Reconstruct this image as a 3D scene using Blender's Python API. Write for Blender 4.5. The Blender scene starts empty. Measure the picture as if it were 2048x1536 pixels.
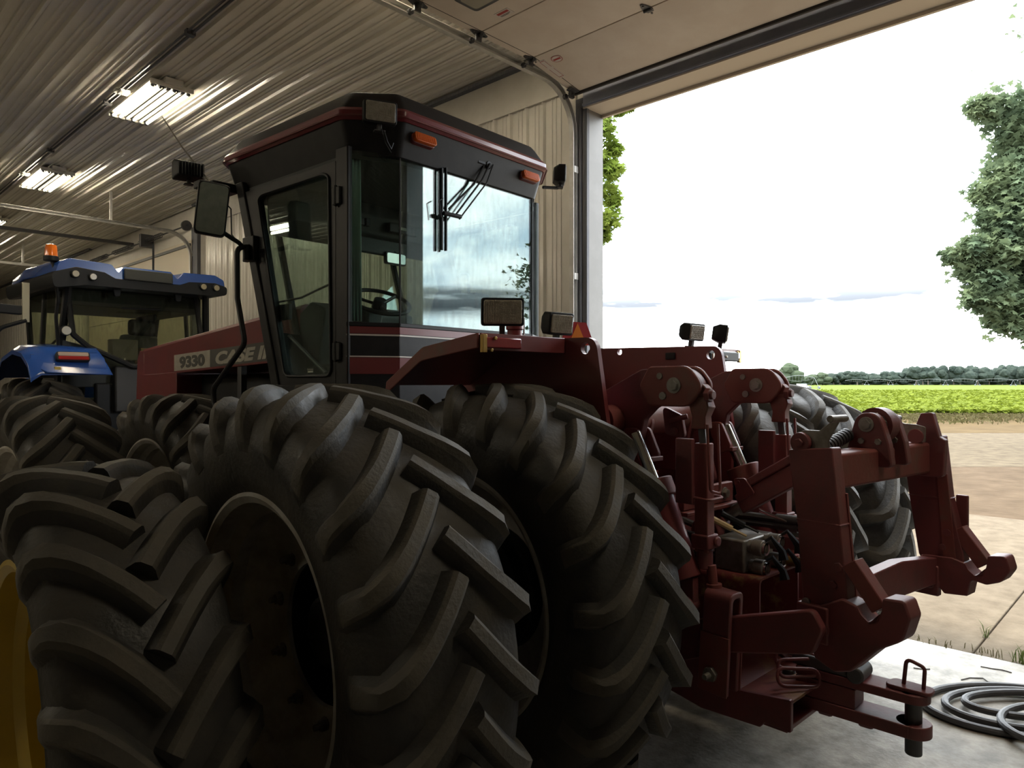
import bpy, bmesh, math, random
from mathutils import Matrix, Vector, Euler
random.seed(7)
PI = math.pi
sc = bpy.context.scene
COL = sc.collection

# ---------------------------------------------------------------- camera
cam_d = bpy.data.cameras.new('camera')
cam_d.sensor_width = 36.0
cam_d.lens = 1420.0/2048.0*36.0
cam_d.clip_end = 3000
cam_d.shift_y = -2.0/2048.0
cam = bpy.data.objects.new('camera', cam_d)
COL.objects.link(cam)
cam.location = (0, 0, 1.8)
cam.rotation_euler = (PI/2, 0, math.radians(43.9-90))
sc.camera = cam
sc.view_settings.view_transform = 'Standard'
sc.view_settings.look = 'None'
sc.view_settings.gamma = 1.0
sc.view_settings.use_curve_mapping = False
sc.view_settings.exposure = 0.3

# ---------------------------------------------------------------- sky
SKY = 9.6
world = bpy.data.worlds.new('world'); sc.world = world
world.use_nodes = True
wt = world.node_tree; wt.nodes.clear()
def wn(t, **k):
    n = wt.nodes.new(t)
    for a, b in k.items(): setattr(n, a, b)
    return n
w_out = wn('ShaderNodeOutputWorld'); w_bg = wn('ShaderNodeBackground')
w_tc = wn('ShaderNodeTexCoord'); w_map = wn('ShaderNodeMapping')
w_map.inputs['Scale'].default_value = (1.6, 1.6, 4.2)
w_n = wn('ShaderNodeTexNoise'); w_n.inputs['Scale'].default_value = 1.7
w_n.inputs['Detail'].default_value = 7; w_n.inputs['Roughness'].default_value = 0.58
w_n.inputs['Distortion'].default_value = 0.35
w_r = wn('ShaderNodeValToRGB')
w_r.color_ramp.elements[0].position = 0.36; w_r.color_ramp.elements[0].color = (0.30, 0.39, 0.48, 1)
w_r.color_ramp.elements[1].position = 0.60; w_r.color_ramp.elements[1].color = (1.0, 0.985, 0.95, 1)
e = w_r.color_ramp.elements.new(0.47); e.color = (0.60, 0.66, 0.71, 1)
wt.links.new(w_tc.outputs['Generated'], w_map.inputs['Vector'])
wt.links.new(w_map.outputs['Vector'], w_n.inputs['Vector'])
wt.links.new(w_n.outputs['Fac'], w_r.inputs['Fac'])
# low bank of grey stratus just above the horizon
w_sx = wn('ShaderNodeSeparateXYZ'); wt.links.new(w_tc.outputs['Generated'], w_sx.inputs['Vector'])
w_band = wn('ShaderNodeValToRGB'); w_band.color_ramp.interpolation = 'EASE'
for pos, c in ((0.0, 0), (0.085, 0.0), (0.105, 1.0), (0.125, 0.9), (0.15, 0.0)):
    if pos == 0.0: w_band.color_ramp.elements[0].position = 0.0; w_band.color_ramp.elements[0].color = (0,0,0,1); continue
    if pos == 0.15: w_band.color_ramp.elements[-1].position = 0.15; w_band.color_ramp.elements[-1].color = (0,0,0,1); continue
    q = w_band.color_ramp.elements.new(pos); q.color = (c, c, c, 1)
wt.links.new(w_sx.outputs['Z'], w_band.inputs['Fac'])
w_m2 = wn('ShaderNodeMapping'); w_m2.inputs['Scale'].default_value = (5.0, 5.0, 38.0)
w_n2 = wn('ShaderNodeTexNoise'); w_n2.inputs['Scale'].default_value = 1.3; w_n2.inputs['Detail'].default_value = 5
wt.links.new(w_tc.outputs['Generated'], w_m2.inputs['Vector']); wt.links.new(w_m2.outputs['Vector'], w_n2.inputs['Vector'])
w_r2 = wn('ShaderNodeMapRange'); w_r2.inputs['From Min'].default_value = 0.34; w_r2.inputs['From Max'].default_value = 0.54
wt.links.new(w_n2.outputs['Fac'], w_r2.inputs['Value'])
w_mul = wn('ShaderNodeMath', operation='MULTIPLY'); wt.links.new(w_r2.outputs['Result'], w_mul.inputs[0]); wt.links.new(w_band.outputs['Color'], w_mul.inputs[1])
w_mx = wn('ShaderNodeMix', data_type='RGBA'); w_mx.inputs['B'].default_value = (0.060, 0.066, 0.075, 1)
wt.links.new(w_mul.outputs['Value'], w_mx.inputs['Factor']); wt.links.new(w_r.outputs['Color'], w_mx.inputs['A'])
wt.links.new(w_mx.outputs['Result'], w_bg.inputs['Color'])
w_bg.inputs['Strength'].default_value = SKY
wt.links.new(w_bg.outputs['Background'], w_out.inputs['Surface'])

# hazy summer sun, high, roughly in line with the door wall
sun_d = bpy.data.lights.new('sun', 'SUN'); sun_d.energy = 6.4; sun_d.angle = math.radians(6)
sun_d.color = (1.0, 0.93, 0.80)
sun = bpy.data.objects.new('sun', sun_d); COL.objects.link(sun)
sd = Vector((-0.03, 0.44, 0.90)).normalized()
sun.rotation_euler = sd.to_track_quat('Z', 'Y').to_euler()
sun.location = (20, 10, 30)
# light portal in the big doorway (guides sampling of the sky, gives no light of its own)
por_d = bpy.data.lights.new('door_portal', 'AREA'); por_d.shape = 'RECTANGLE'
por_d.size = 3.70; por_d.size_y = 4.4; por_d.cycles.is_portal = True
por = bpy.data.objects.new('door_portal', por_d); COL.objects.link(por)
por.location = (5.56, 2.30, 2.2); por.rotation_euler = (PI/2, 0, PI/2)

# ---------------------------------------------------------------- materials
MATS = {}
def mat(name, col, rough=0.5, metal=0.0, col2=None, nscale=6.0, lo=0.4, hi=0.65, bump=0.0, bscale=60.0,
        emit=0.0, coat=0.0, spec=0.5, trans=0.0, ior=1.45, rough2=None, coord='Object', detail=5, stretch=None, alpha=1.0):
    if name in MATS: return MATS[name]
    m = bpy.data.materials.new(name); m.use_nodes = True
    nt = m.node_tree; b = nt.nodes['Principled BSDF']
    def L(a, c): nt.links.new(a, c)
    b.inputs['Base Color'].default_value = (*col, 1)
    b.inputs['Roughness'].default_value = rough
    b.inputs['Metallic'].default_value = metal
    b.inputs['Specular IOR Level'].default_value = spec
    b.inputs['Coat Weight'].default_value = coat
    b.inputs['Coat Roughness'].default_value = 0.12
    b.inputs['Transmission Weight'].default_value = trans
    b.inputs['IOR'].default_value = ior
    b.inputs['Alpha'].default_value = alpha
    if emit:
        b.inputs['Emission Color'].default_value = (*col, 1)
        b.inputs['Emission Strength'].default_value = emit
    if col2 or bump:
        tc = nt.nodes.new('ShaderNodeTexCoord'); vec = tc.outputs[coord]
        if stretch:
            mp = nt.nodes.new('ShaderNodeMapping'); mp.inputs['Scale'].default_value = stretch
            L(vec, mp.inputs['Vector']); vec = mp.outputs['Vector']
    if col2:
        n = nt.nodes.new('ShaderNodeTexNoise'); n.inputs['Scale'].default_value = nscale
        n.inputs['Detail'].default_value = detail; n.inputs['Roughness'].default_value = 0.62
        L(vec, n.inputs['Vector'])
        r = nt.nodes.new('ShaderNodeValToRGB')
        r.color_ramp.elements[0].position = lo; r.color_ramp.elements[0].color = (*col, 1)
        r.color_ramp.elements[1].position = hi; r.color_ramp.elements[1].color = (*col2, 1)
        L(n.outputs['Fac'], r.inputs['Fac']); L(r.outputs['Color'], b.inputs['Base Color'])
        if rough2 is not None:
            mr = nt.nodes.new('ShaderNodeMapRange')
            mr.inputs['From Min'].default_value = lo; mr.inputs['From Max'].default_value = hi
            mr.inputs['To Min'].default_value = rough; mr.inputs['To Max'].default_value = rough2
            L(n.outputs['Fac'], mr.inputs['Value']); L(mr.outputs['Result'], b.inputs['Roughness'])
    if bump:
        n2 = nt.nodes.new('ShaderNodeTexNoise'); n2.inputs['Scale'].default_value = bscale
        n2.inputs['Detail'].default_value = 4
        L(vec, n2.inputs['Vector'])
        bp = nt.nodes.new('ShaderNodeBump'); bp.inputs['Strength'].default_value = bump
        bp.inputs['Distance'].default_value = 0.02
        L(n2.outputs['Fac'], bp.inputs['Height']); L(bp.outputs['Normal'], b.inputs['Normal'])
    MATS[name] = m
    return m

def pane_mat(name, tint, reflect, rough=0.0, clear=0.9):
    """window pane: tinted see-through sheet with a fresnel reflection"""
    m = bpy.data.materials.new(name); m.use_nodes = True
    nt = m.node_tree; nt.nodes.clear()
    o = nt.nodes.new('ShaderNodeOutputMaterial'); mx = nt.nodes.new('ShaderNodeMixShader')
    t = nt.nodes.new('ShaderNodeBsdfTransparent'); t.inputs['Color'].default_value = (*tint, 1)
    g = nt.nodes.new('ShaderNodeBsdfGlossy'); g.inputs['Roughness'].default_value = rough
    g.inputs['Color'].default_value = (0.92, 0.97, 1.0, 1)
    lw = nt.nodes.new('ShaderNodeLayerWeight'); lw.inputs['Blend'].default_value = 0.35
    mr = nt.nodes.new('ShaderNodeMapRange')
    mr.inputs['To Min'].default_value = reflect; mr.inputs['To Max'].default_value = min(1.0, reflect+0.17)
    nt.links.new(lw.outputs['Fresnel'], mr.inputs['Value'])
    # streaks of dust that dull the pane
    tc = nt.nodes.new('ShaderNodeTexCoord'); mp = nt.nodes.new('ShaderNodeMapping')
    mp.inputs['Scale'].default_value = (9, 9, 1.6)
    n = nt.nodes.new('ShaderNodeTexNoise'); n.inputs['Scale'].default_value = 5; n.inputs['Detail'].default_value = 6
    d = nt.nodes.new('ShaderNodeBsdfDiffuse'); d.inputs['Color'].default_value = (0.30, 0.31, 0.30, 1)
    r = nt.nodes.new('ShaderNodeMapRange')
    r.inputs['From Min'].default_value = 0.45; r.inputs['From Max'].default_value = 0.8
    r.inputs['To Min'].default_value = 0.0; r.inputs['To Max'].default_value = 1-clear
    nt.links.new(tc.outputs['Object'], mp.inputs['Vector']); nt.links.new(mp.outputs['Vector'], n.inputs['Vector'])
    nt.links.new(n.outputs['Fac'], r.inputs['Value'])
    m2 = nt.nodes.new('ShaderNodeMixShader')
    nt.links.new(r.outputs['Result'], m2.inputs['Fac'])
    nt.links.new(t.outputs[0], m2.inputs[1]); nt.links.new(d.outputs[0], m2.inputs[2])
    nt.links.new(mr.outputs['Result'], mx.inputs['Fac'])
    nt.links.new(m2.outputs[0], mx.inputs[1]); nt.links.new(g.outputs[0], mx.inputs[2])
    nt.links.new(mx.outputs[0], o.inputs['Surface'])
    MATS[name] = m
    return m

# ---------------------------------------------------------------- mesh helpers
def V(*a): return Vector(a)
def fillet2(pts, r, k=5, closed=True):
    """round the corners of a polyline (2D or 3D); r number or list"""
    out = []; n = len(pts); P = [Vector(p) for p in pts]
    for i in range(n):
        ri = r[i] if isinstance(r, (list, tuple)) else r
        if (not closed and i in (0, n-1)) or ri <= 0:
            out.append(tuple(P[i])); continue
        a = P[i-1]-P[i]; b = P[(i+1) % n]-P[i]
        la, lb = a.length, b.length
        if la < 1e-6 or lb < 1e-6:
            out.append(tuple(P[i])); continue
        a /= la; b /= lb
        ang = math.acos(max(-1, min(1, a.dot(b))))
        if ang > PI-0.05:
            out.append(tuple(P[i])); continue
        t = min(ri/math.tan(ang/2), la*0.49, lb*0.49)
        A = P[i]+a*t; B = P[i]+b*t
        for j in range(k+1):
            s = j/k
            q = A*(1-s)**2 + P[i]*2*s*(1-s) + B*s*s
            out.append(tuple(q))
    return out

class MB:
    def __init__(self): self.v = []; self.f = []; self.mi = []
    def add(self, vs, fs, mi=0):
        o = len(self.v); self.v += [tuple(p) for p in vs]
        self.f += [tuple(i+o for i in f) for f in fs]; self.mi += [mi]*len(fs)
        return self
    def box(self, c, s, rot=None, mi=0):
        x, y, z = s[0]/2, s[1]/2, s[2]/2
        vs = [V(-x,-y,-z), V(x,-y,-z), V(x,y,-z), V(-x,y,-z), V(-x,-y,z), V(x,-y,z), V(x,y,z), V(-x,y,z)]
        if rot is not None:
            M = rot if isinstance(rot, Matrix) else Euler(rot).to_matrix()
            vs = [M @ p for p in vs]
        c = Vector(c)
        return self.add([p+c for p in vs], [(3,2,1,0),(4,5,6,7),(0,1,5,4),(1,2,6,5),(2,3,7,6),(3,0,4,7)], mi)
    def bx(self, x0, x1, y0, y1, z0, z1, mi=0):
        return self.box(((x0+x1)/2, (y0+y1)/2, (z0+z1)/2), (abs(x1-x0), abs(y1-y0), abs(z1-z0)), None, mi)
    def hexa(self, bot, top, mi=0):
        n = len(bot); vs = list(bot)+list(top)
        fs = [tuple(range(n-1, -1, -1)), tuple(range(n, 2*n))]
        fs += [(i, (i+1) % n, n+(i+1) % n, n+i) for i in range(n)]
        return self.add(vs, fs, mi)
    def prism(self, pts, axis, a, b, mi=0):
        def P(p, h):
            if axis == 'x': return (h, p[0], p[1])
            if axis == 'y': return (p[0], h, p[1])
            return (p[0], p[1], h)
        return self.hexa([P(p, a) for p in pts], [P(p, b) for p in pts], mi)
    def cyl(self, p0, p1, r0, r1=None, n=16, mi=0):
        p0 = Vector(p0); p1 = Vector(p1); r1 = r0 if r1 is None else r1
        d = (p1-p0).normalized()
        a = d.orthogonal().normalized(); b = d.cross(a)
        c0 = []; c1 = []
        for i in range(n):
            t = 2*PI*i/n; u = a*math.cos(t)+b*math.sin(t)
            c0.append(p0+u*r0); c1.append(p1+u*r1)
        return self.hexa(c0, c1, mi)
    def tube(self, pts, r, n=8, closed=False, mi=0, fil=0, k=5):
        if fil: pts = fillet2(pts, fil, k, closed)
        P = [Vector(p) for p in pts]; m = len(P)
        T = []
        for i in range(m):
            a = P[(i-1) % m] if (closed or i > 0) else P[i]
            b = P[(i+1) % m] if (closed or i < m-1) else P[i]
            T.append((b-a).normalized())
        N = T[0].orthogonal().normalized(); rings = []
        for i in range(m):
            N = (N - T[i]*N.dot(T[i]))
            N = N.normalized() if N.length > 1e-6 else T[i].orthogonal().normalized()
            B = T[i].cross(N)
            rr = r[i] if isinstance(r, (list, tuple)) else r
            rings.append([P[i]+(N*math.cos(2*PI*j/n)+B*math.sin(2*PI*j/n))*rr for j in range(n)])
        vs = [p for ring in rings for p in ring]; fs = []
        for i in range(m if closed else m-1):
            i2 = (i+1) % m
            for j in range(n):
                j2 = (j+1) % n
                fs.append((i*n+j, i*n+j2, i2*n+j2, i2*n+j))
        if not closed:
            fs.append(tuple(range(n-1, -1, -1))); fs.append(tuple((m-1)*n+j for j in range(n)))
        return self.add(vs, fs, mi)
    def lathe(self, prof, org=(0,0,0), axis=(1,0,0), n=48, mi=0, caps=False, closed=False):
        """prof: list of (along, radius)"""
        A = Vector(axis).normalized(); o = Vector(org)
        if abs(A.z) < 0.9: b = Vector((0,0,1)) - A*A.z
        else: b = Vector((0,1,0)) - A*A.y
        b.normalize(); c = A.cross(b); m = len(prof)
        vs = []; fs = []
        for (s, r) in prof:
            for j in range(n):
                t = 2*PI*j/n
                vs.append(o + A*s + (b*math.cos(t)+c*math.sin(t))*r)
        for i in range(m if closed else m-1):
            i2 = (i+1) % m
            for j in range(n):
                j2 = (j+1) % n
                fs.append((i*n+j, i*n+j2, i2*n+j2, i2*n+j))
        if caps:
            fs.append(tuple(range(n-1, -1, -1))); fs.append(tuple((m-1)*n+j for j in range(n)))
        return self.add(vs, fs, mi)
    def loft(self, secs, caps=True, mi=0):
        n = len(secs[0]); vs = [p for s in secs for p in s]; fs = []
        for i in range(len(secs)-1):
            for j in range(n):
                j2 = (j+1) % n
                fs.append((i*n+j, i*n+j2, (i+1)*n+j2, (i+1)*n+j))
        if caps:
            fs.append(tuple(range(n-1, -1, -1))); fs.append(tuple((len(secs)-1)*n+j for j in range(n)))
        return self.add(vs, fs, mi)
    def nut(self, c, axis, r, h, mi=0):
        c = Vector(c); a = Vector(axis).normalized()
        return self.cyl(c, c+a*h, r, None, 6, mi)
    def mesh(self, name, mats, ang=35):
        me = bpy.data.meshes.new(name); me.from_pydata(self.v, [], self.f)
        ms = mats if isinstance(mats, (list, tuple)) else [mats]
        for m in ms: me.materials.append(m)
        if len(ms) > 1: me.polygons.foreach_set('material_index', self.mi)
        bm = bmesh.new(); bm.from_mesh(me)
        bmesh.ops.recalc_face_normals(bm, faces=bm.faces)
        bm.to_mesh(me); bm.free()
        if ang:
            me.polygons.foreach_set('use_smooth', [True]*len(me.polygons))
            me.set_sharp_from_angle(angle=math.radians(ang))
        me.update()
        return me

WM = {}
def frame(x, y, yaw, z=0.0):
    return Matrix.Translation((x, y, z)) @ Matrix.Rotation(math.radians(yaw), 4, 'Z')
FW = Matrix.Identity(4)
def link(name, data, parent=None, M=None):
    o = bpy.data.objects.new(name, data); COL.objects.link(o)
    M = FW if M is None else M
    if parent is not None:
        o.parent = parent; o.matrix_basis = WM[o.parent.name].inverted() @ M
    else: o.matrix_basis = M
    WM[o.name] = M.copy()
    return o
def bevel(o, w, seg=2):
    if w:
        b = o.modifiers.new('bevel', 'BEVEL'); b.width = w; b.segments = seg
        b.limit_method = 'ANGLE'; b.angle_limit = math.radians(40); b.use_clamp_overlap = True
    return o
def obj(name, mb, m, parent=None, M=None, bev=0, ang=35, label=None, kind=None, seg=2):
    o = link(name, mb.mesh(name, m, ang), parent, M)
    bevel(o, bev, seg)
    if label: o['label'] = label
    if kind: o['kind'] = kind
    return o
def tag(o, label, cat, group=None):
    o['label'] = label; o['category'] = cat
    if group: o['group'] = group
    return o
def root(name, label, cat, M, group=None):
    return tag(link(name, None, None, M), label, cat, group)
def share(name, me, parent, M, bev=0, label=None):
    o = link(name, me, parent, M); bevel(o, bev)
    if label: o['label'] = label
    return o
def rect(x0, x1, y0, y1, r=0, k=4):
    p = [(x0,y0),(x1,y0),(x1,y1),(x0,y1)]
    return fillet2(p, r, k) if r else p
def text_mesh(body, size, shear=0.0, bold=0.0, ext=0.002, align='LEFT'):
    cu = bpy.data.curves.new('t', 'FONT'); cu.body = body; cu.size = size
    cu.shear = shear; cu.offset = bold; cu.extrude = ext; cu.align_x = align; cu.resolution_u = 4
    ob = bpy.data.objects.new('t', cu); COL.objects.link(ob)
    dg = bpy.context.evaluated_depsgraph_get(); dg.update()
    me = bpy.data.meshes.new_from_object(ob.evaluated_get(dg))
    bpy.data.objects.remove(ob); bpy.data.curves.remove(cu)
    return me

# ---- palette
M_FLOOR = mat('concrete_floor', (0.165,0.150,0.126), 0.55, spec=0.25, col2=(0.40,0.37,0.32), nscale=6.0, lo=0.34, hi=0.66, bump=0.12, bscale=45, rough2=0.6, detail=9)
M_APRON = mat('concrete_apron', (0.078,0.061,0.042), 0.85, col2=(0.112,0.090,0.064), nscale=5, lo=0.35, hi=0.65, bump=0.15, bscale=60, detail=9, spec=0.05)
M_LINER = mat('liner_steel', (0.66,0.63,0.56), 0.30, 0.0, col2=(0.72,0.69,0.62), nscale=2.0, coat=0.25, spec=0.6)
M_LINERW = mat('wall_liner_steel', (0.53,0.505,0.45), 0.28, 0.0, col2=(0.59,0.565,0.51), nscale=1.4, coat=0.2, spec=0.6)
M_TRIM = mat('liner_trim', (0.5,0.475,0.42), 0.45, col2=(0.56,0.535,0.48), nscale=3)
M_PLANK = mat('dark_board', (0.10,0.105,0.12), 0.7, col2=(0.14,0.14,0.15), nscale=5, stretch=(6,6,0.8))
M_HEADER = mat('header_steel', (0.30,0.32,0.40), 0.6, col2=(0.34,0.36,0.43), nscale=3)
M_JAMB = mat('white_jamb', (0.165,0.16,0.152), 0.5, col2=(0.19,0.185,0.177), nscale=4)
M_SOFFIT = mat('tan_soffit', (0.6,0.52,0.42), 0.55)
M_DOOR = mat('door_panel_paint', (0.66,0.57,0.48), 0.5, col2=(0.72,0.64,0.55), nscale=2.5, bump=0.06, bscale=120)
M_GALV = mat('galvanised', (0.46,0.455,0.43), 0.42, 0.35, col2=(0.56,0.55,0.52), nscale=14)
M_DKST = mat('dark_steel', (0.09,0.09,0.095), 0.45, 0.6)
M_WHITE = mat('white_enamel', (0.72,0.70,0.64), 0.35)
M_REFL = mat('lamp_reflector', (0.022,0.020,0.014), 0.5, spec=0.1)
M_BLACK = mat('black_plastic', (0.010,0.011,0.013), 0.5, spec=0.35)
M_BLKP = mat('black_paint', (0.010,0.010,0.012), 0.5, col2=(0.016,0.016,0.017), nscale=8, spec=0.35)
M_RED = mat('case_red', (0.165,0.034,0.036), 0.36, col2=(0.145,0.036,0.038), nscale=5, coat=0.15, bump=0.02, bscale=40)
M_REDH = mat('worn_red', (0.16,0.042,0.044), 0.46, col2=(0.115,0.044,0.044), nscale=9, lo=0.45, hi=0.72, bump=0.05, bscale=60)
M_REDD = mat('dusty_red', (0.175,0.045,0.040), 0.55, col2=(0.135,0.070,0.055), nscale=7, lo=0.5, hi=0.72, bump=0.06, bscale=50)
M_MAROON = mat('roof_band_maroon', (0.16,0.02,0.028), 0.3, coat=0.4)
M_BLUE = mat('tractor_blue', (0.02,0.075,0.32), 0.25, coat=0.5)
M_RUB = mat('tyre_rubber', (0.026,0.025,0.024), 0.50, col2=(0.050,0.044,0.036), nscale=7, lo=0.42, hi=0.66, bump=0.16, bscale=55, rough2=0.75, detail=8)
M_LUG = mat('tyre_lug_tops', (0.062,0.056,0.047), 0.62, col2=(0.088,0.078,0.062), nscale=9, lo=0.4, hi=0.65, bump=0.16, bscale=80, rough2=0.8, detail=7)
M_RIM = mat('rim_grey', (0.42,0.41,0.385), 0.5, 0.0, col2=(0.27,0.24,0.20), nscale=6)
M_RIMY = mat('rim_yellow', (0.52,0.36,0.035), 0.38, col2=(0.44,0.31,0.04), nscale=4, coat=0.2)
M_CHROME = mat('chrome', (0.62,0.61,0.58), 0.16, 1.0)
M_STEEL = mat('bare_steel', (0.26,0.25,0.235), 0.42, 0.45, col2=(0.14,0.115,0.09), nscale=10)
M_AMBER = mat('amber_lens', (0.62,0.12,0.015), 0.25, coat=0.6, bump=0.0)
M_LENS = mat('lamp_lens', (0.36,0.33,0.27), 0.22, coat=0.8, col2=(0.26,0.24,0.20), nscale=30, bump=0.25, bscale=150)
M_TUBE = mat('fluorescent_tube', (1.0,0.88,0.66), 0.5, emit=62.0)
M_TUBEOFF = mat('dim_tube', (0.8,0.72,0.55), 0.4, emit=1.2)
M_HOSE = mat('black_hose', (0.035,0.033,0.035), 0.5, col2=(0.06,0.055,0.052), nscale=10)
M_YEL = mat('yellow_label', (0.55,0.42,0.10), 0.5)
M_BRASS = mat('brass', (0.45,0.30,0.10), 0.35, 0.9)
P_CAB = pane_mat('cab_glass', (0.80,0.86,0.82), 0.02)
P_REAR = pane_mat('rear_glass', (0.66,0.73,0.71), 0.012, clear=0.85)
P_BLUE = pane_mat('blue_cab_glass', (0.80,0.82,0.74), 0.015)
# ================================================================ the building
XW = 5.30           # inner face of the door wall
ZC = 5.03           # ceiling
Y0, Y1 = -9.0, 34.0
X0 = -10.0
fl = MB()
fl.bx(X0-0.2, 5.53, Y0-0.2, Y1+0.2, -0.25, 0.0)
obj('floor', fl, M_FLOOR, kind='structure')

def rib_profile(width, depth):  # major ribs plus two minor stiffeners
    """ribbed liner sheet section: list of (s, h), h = height of rib proud of the sheet"""
    out = []; n = 4; pitch = width/n
    for i in range(n):
        b = i*pitch
        out += [(b, 0), (b+0.014, depth), (b+0.040, depth), (b+0.054, 0)]
        for q in (0.088, 0.138):
            out += [(b+q, 0), (b+q+0.006, depth*0.32), (b+q+0.022, depth*0.32), (b+q+0.028, 0)]
    out.append((width, 0))
    return out
PW = 0.914
def sheet_mesh(name, length, m, depth=0.028):
    pr = rib_profile(PW-0.003, depth); b = MB(); n = len(pr)
    vs = [(s, 0, h) for s, h in pr]+[(s, length, h) for s, h in pr]
    b.add(vs, [(i, i+1, n+i+1, n+i) for i in range(n-1)])
    me = b.mesh(name, m, 20)
    return me
# ceiling deck + ribbed sheets
ce = MB(); ce.bx(X0-0.2, 5.75, Y0-0.2, Y1+0.2, ZC+0.03, ZC+0.3)
ceil = obj('ceiling', ce, M_TRIM, kind='structure')
laps = [Y0, 10.5, 22.5, Y1]
cms = {}
x = XW-0.02
ceil_x = []
while x > X0:
    ceil_x.append(x); x -= PW
for li in range(3):
    ya, yb = laps[li], laps[li+1]
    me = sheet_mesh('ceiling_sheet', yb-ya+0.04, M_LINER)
    for xx in ceil_x:
        # ribs hang down: flip
        M = Matrix.Translation((xx-PW, ya, ZC-0.004*(li % 2))) @ Matrix.Scale(-1, 4, (0,0,1))
        M = Matrix.Translation((xx, ya, ZC-0.004*(li % 2))) @ Matrix.Rotation(PI, 4, 'Y')
        share('ceiling_sheet', me, ceil, M)
# --- door wall: openings door_1 (Y -3.2..4.13, z<4.38) and door_2 (Y 13.05..19.0, z<4.38)
D1A, D1B, D2A, D2B, ZH = 0.47, 4.13, 13.05, 19.0, 4.38
def wall_box(mb, ya, yb, za, zb): mb.bx(XW, 5.50, ya, yb, za, zb)
wd = MB()
wall_box(wd, Y0-0.2, D1A, 0, ZC+0.03); wall_box(wd, D1B+0.0, D2A, 0, ZC+0.03); wall_box(wd, D2B, Y1+0.2, 0, ZC+0.03)
wall_box(wd, D1A, D1B, ZH, ZC+0.03); wall_box(wd, D2A, D2B, ZH, ZC+0.03)
wall = obj('wall_right', wd, M_TRIM, kind='structure')
def sheets_on_wall(ya, yb, z0, z1, name='wall_sheet'):
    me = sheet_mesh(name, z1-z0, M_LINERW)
    y = ya
    while y < yb-0.05:
        # local x -> +Y, local y -> +Z, local z -> -X
        R = Matrix(((0,0,-1,0),(1,0,0,0),(0,1,0,0),(0,0,0,1)))
        M = Matrix.Translation((XW-0.004, y, z0)) @ R
        w = min(PW, yb-y)
        if w < PW-0.02: M = M @ Matrix.Scale(w/PW, 4, (1,0,0))
        share(name, me, wall, M); y += PW
sheets_on_wall(4.40, 12.80, 0.95, 4.62)
sheets_on_wall(19.25, 33.9, 0.95, 4.62)
sheets_on_wall(-9.0, 0.20, 0.95, 4.62)
for ya, yb in ((4.40,12.8),(19.25,33.9),(-9.0,0.20)):
    t = MB(); t.bx(XW-0.03, XW-0.001, ya, yb, 0.0, 0.95)
    obj('wainscot_sheet', t, M_LINERW, wall)
    t = MB(); t.bx(XW-0.035, XW-0.001, ya, yb, 0.93, 0.97)
    obj('wainscot_trim', t, M_TRIM, wall)
# plain fascia band along the top of the wall and the cornice trims
for i, (ya, yb) in enumerate(((4.17, 13.0), (19.0, 34.0), (-9.0, 0.43))):
    t = MB(); t.bx(XW-0.030, XW-0.001, ya, yb, 4.60, ZC-0.03)
    t.bx(XW-0.042, XW-0.001, ya, yb, 4.58, 4.615)
    obj('trim_1', t, M_TRIM, kind='structure')
    t = MB(); t.bx(XW-0.10, XW-0.001, ya, yb, ZC-0.055, ZC-0.022)
    obj('trim_2', t, M_PLANK, kind='structure')
# unseen sides of the shop
for nm, b in (('wall_left', (X0-0.2, X0, Y0-0.2, Y1+0.2)), ('wall_back', (X0, XW, Y0-0.2, Y0)), ('wall_front', (X0, XW, Y1, Y1+0.2))):
    t = MB(); t.bx(*b, 0, ZC+0.03); obj(nm, t, M_LINERW, kind='structure')

# --- big doorway: jambs, header, soffit
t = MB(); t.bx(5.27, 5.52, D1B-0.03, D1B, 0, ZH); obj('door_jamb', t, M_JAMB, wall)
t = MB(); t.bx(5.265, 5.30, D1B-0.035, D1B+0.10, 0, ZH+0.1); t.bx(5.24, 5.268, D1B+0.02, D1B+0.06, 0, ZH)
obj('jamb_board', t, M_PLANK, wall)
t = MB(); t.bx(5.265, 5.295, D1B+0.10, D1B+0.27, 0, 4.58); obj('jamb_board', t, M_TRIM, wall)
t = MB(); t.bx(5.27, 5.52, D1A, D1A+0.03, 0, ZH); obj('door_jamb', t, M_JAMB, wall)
t = MB(); t.bx(5.25, 5.30, D1A, D1B, ZH, 4.62); t.bx(5.235, 5.25, D1A, D1B, ZH+0.012, ZH+0.03); obj('door_header', t, M_HEADER, wall)
t = MB(); t.bx(5.25, 5.52, D1A, D1B, ZH-0.012, ZH); t.bx(5.50, 5.53, D1A, D1B, ZH-0.04, ZH); obj('header_soffit', t, M_SOFFIT, wall)

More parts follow.
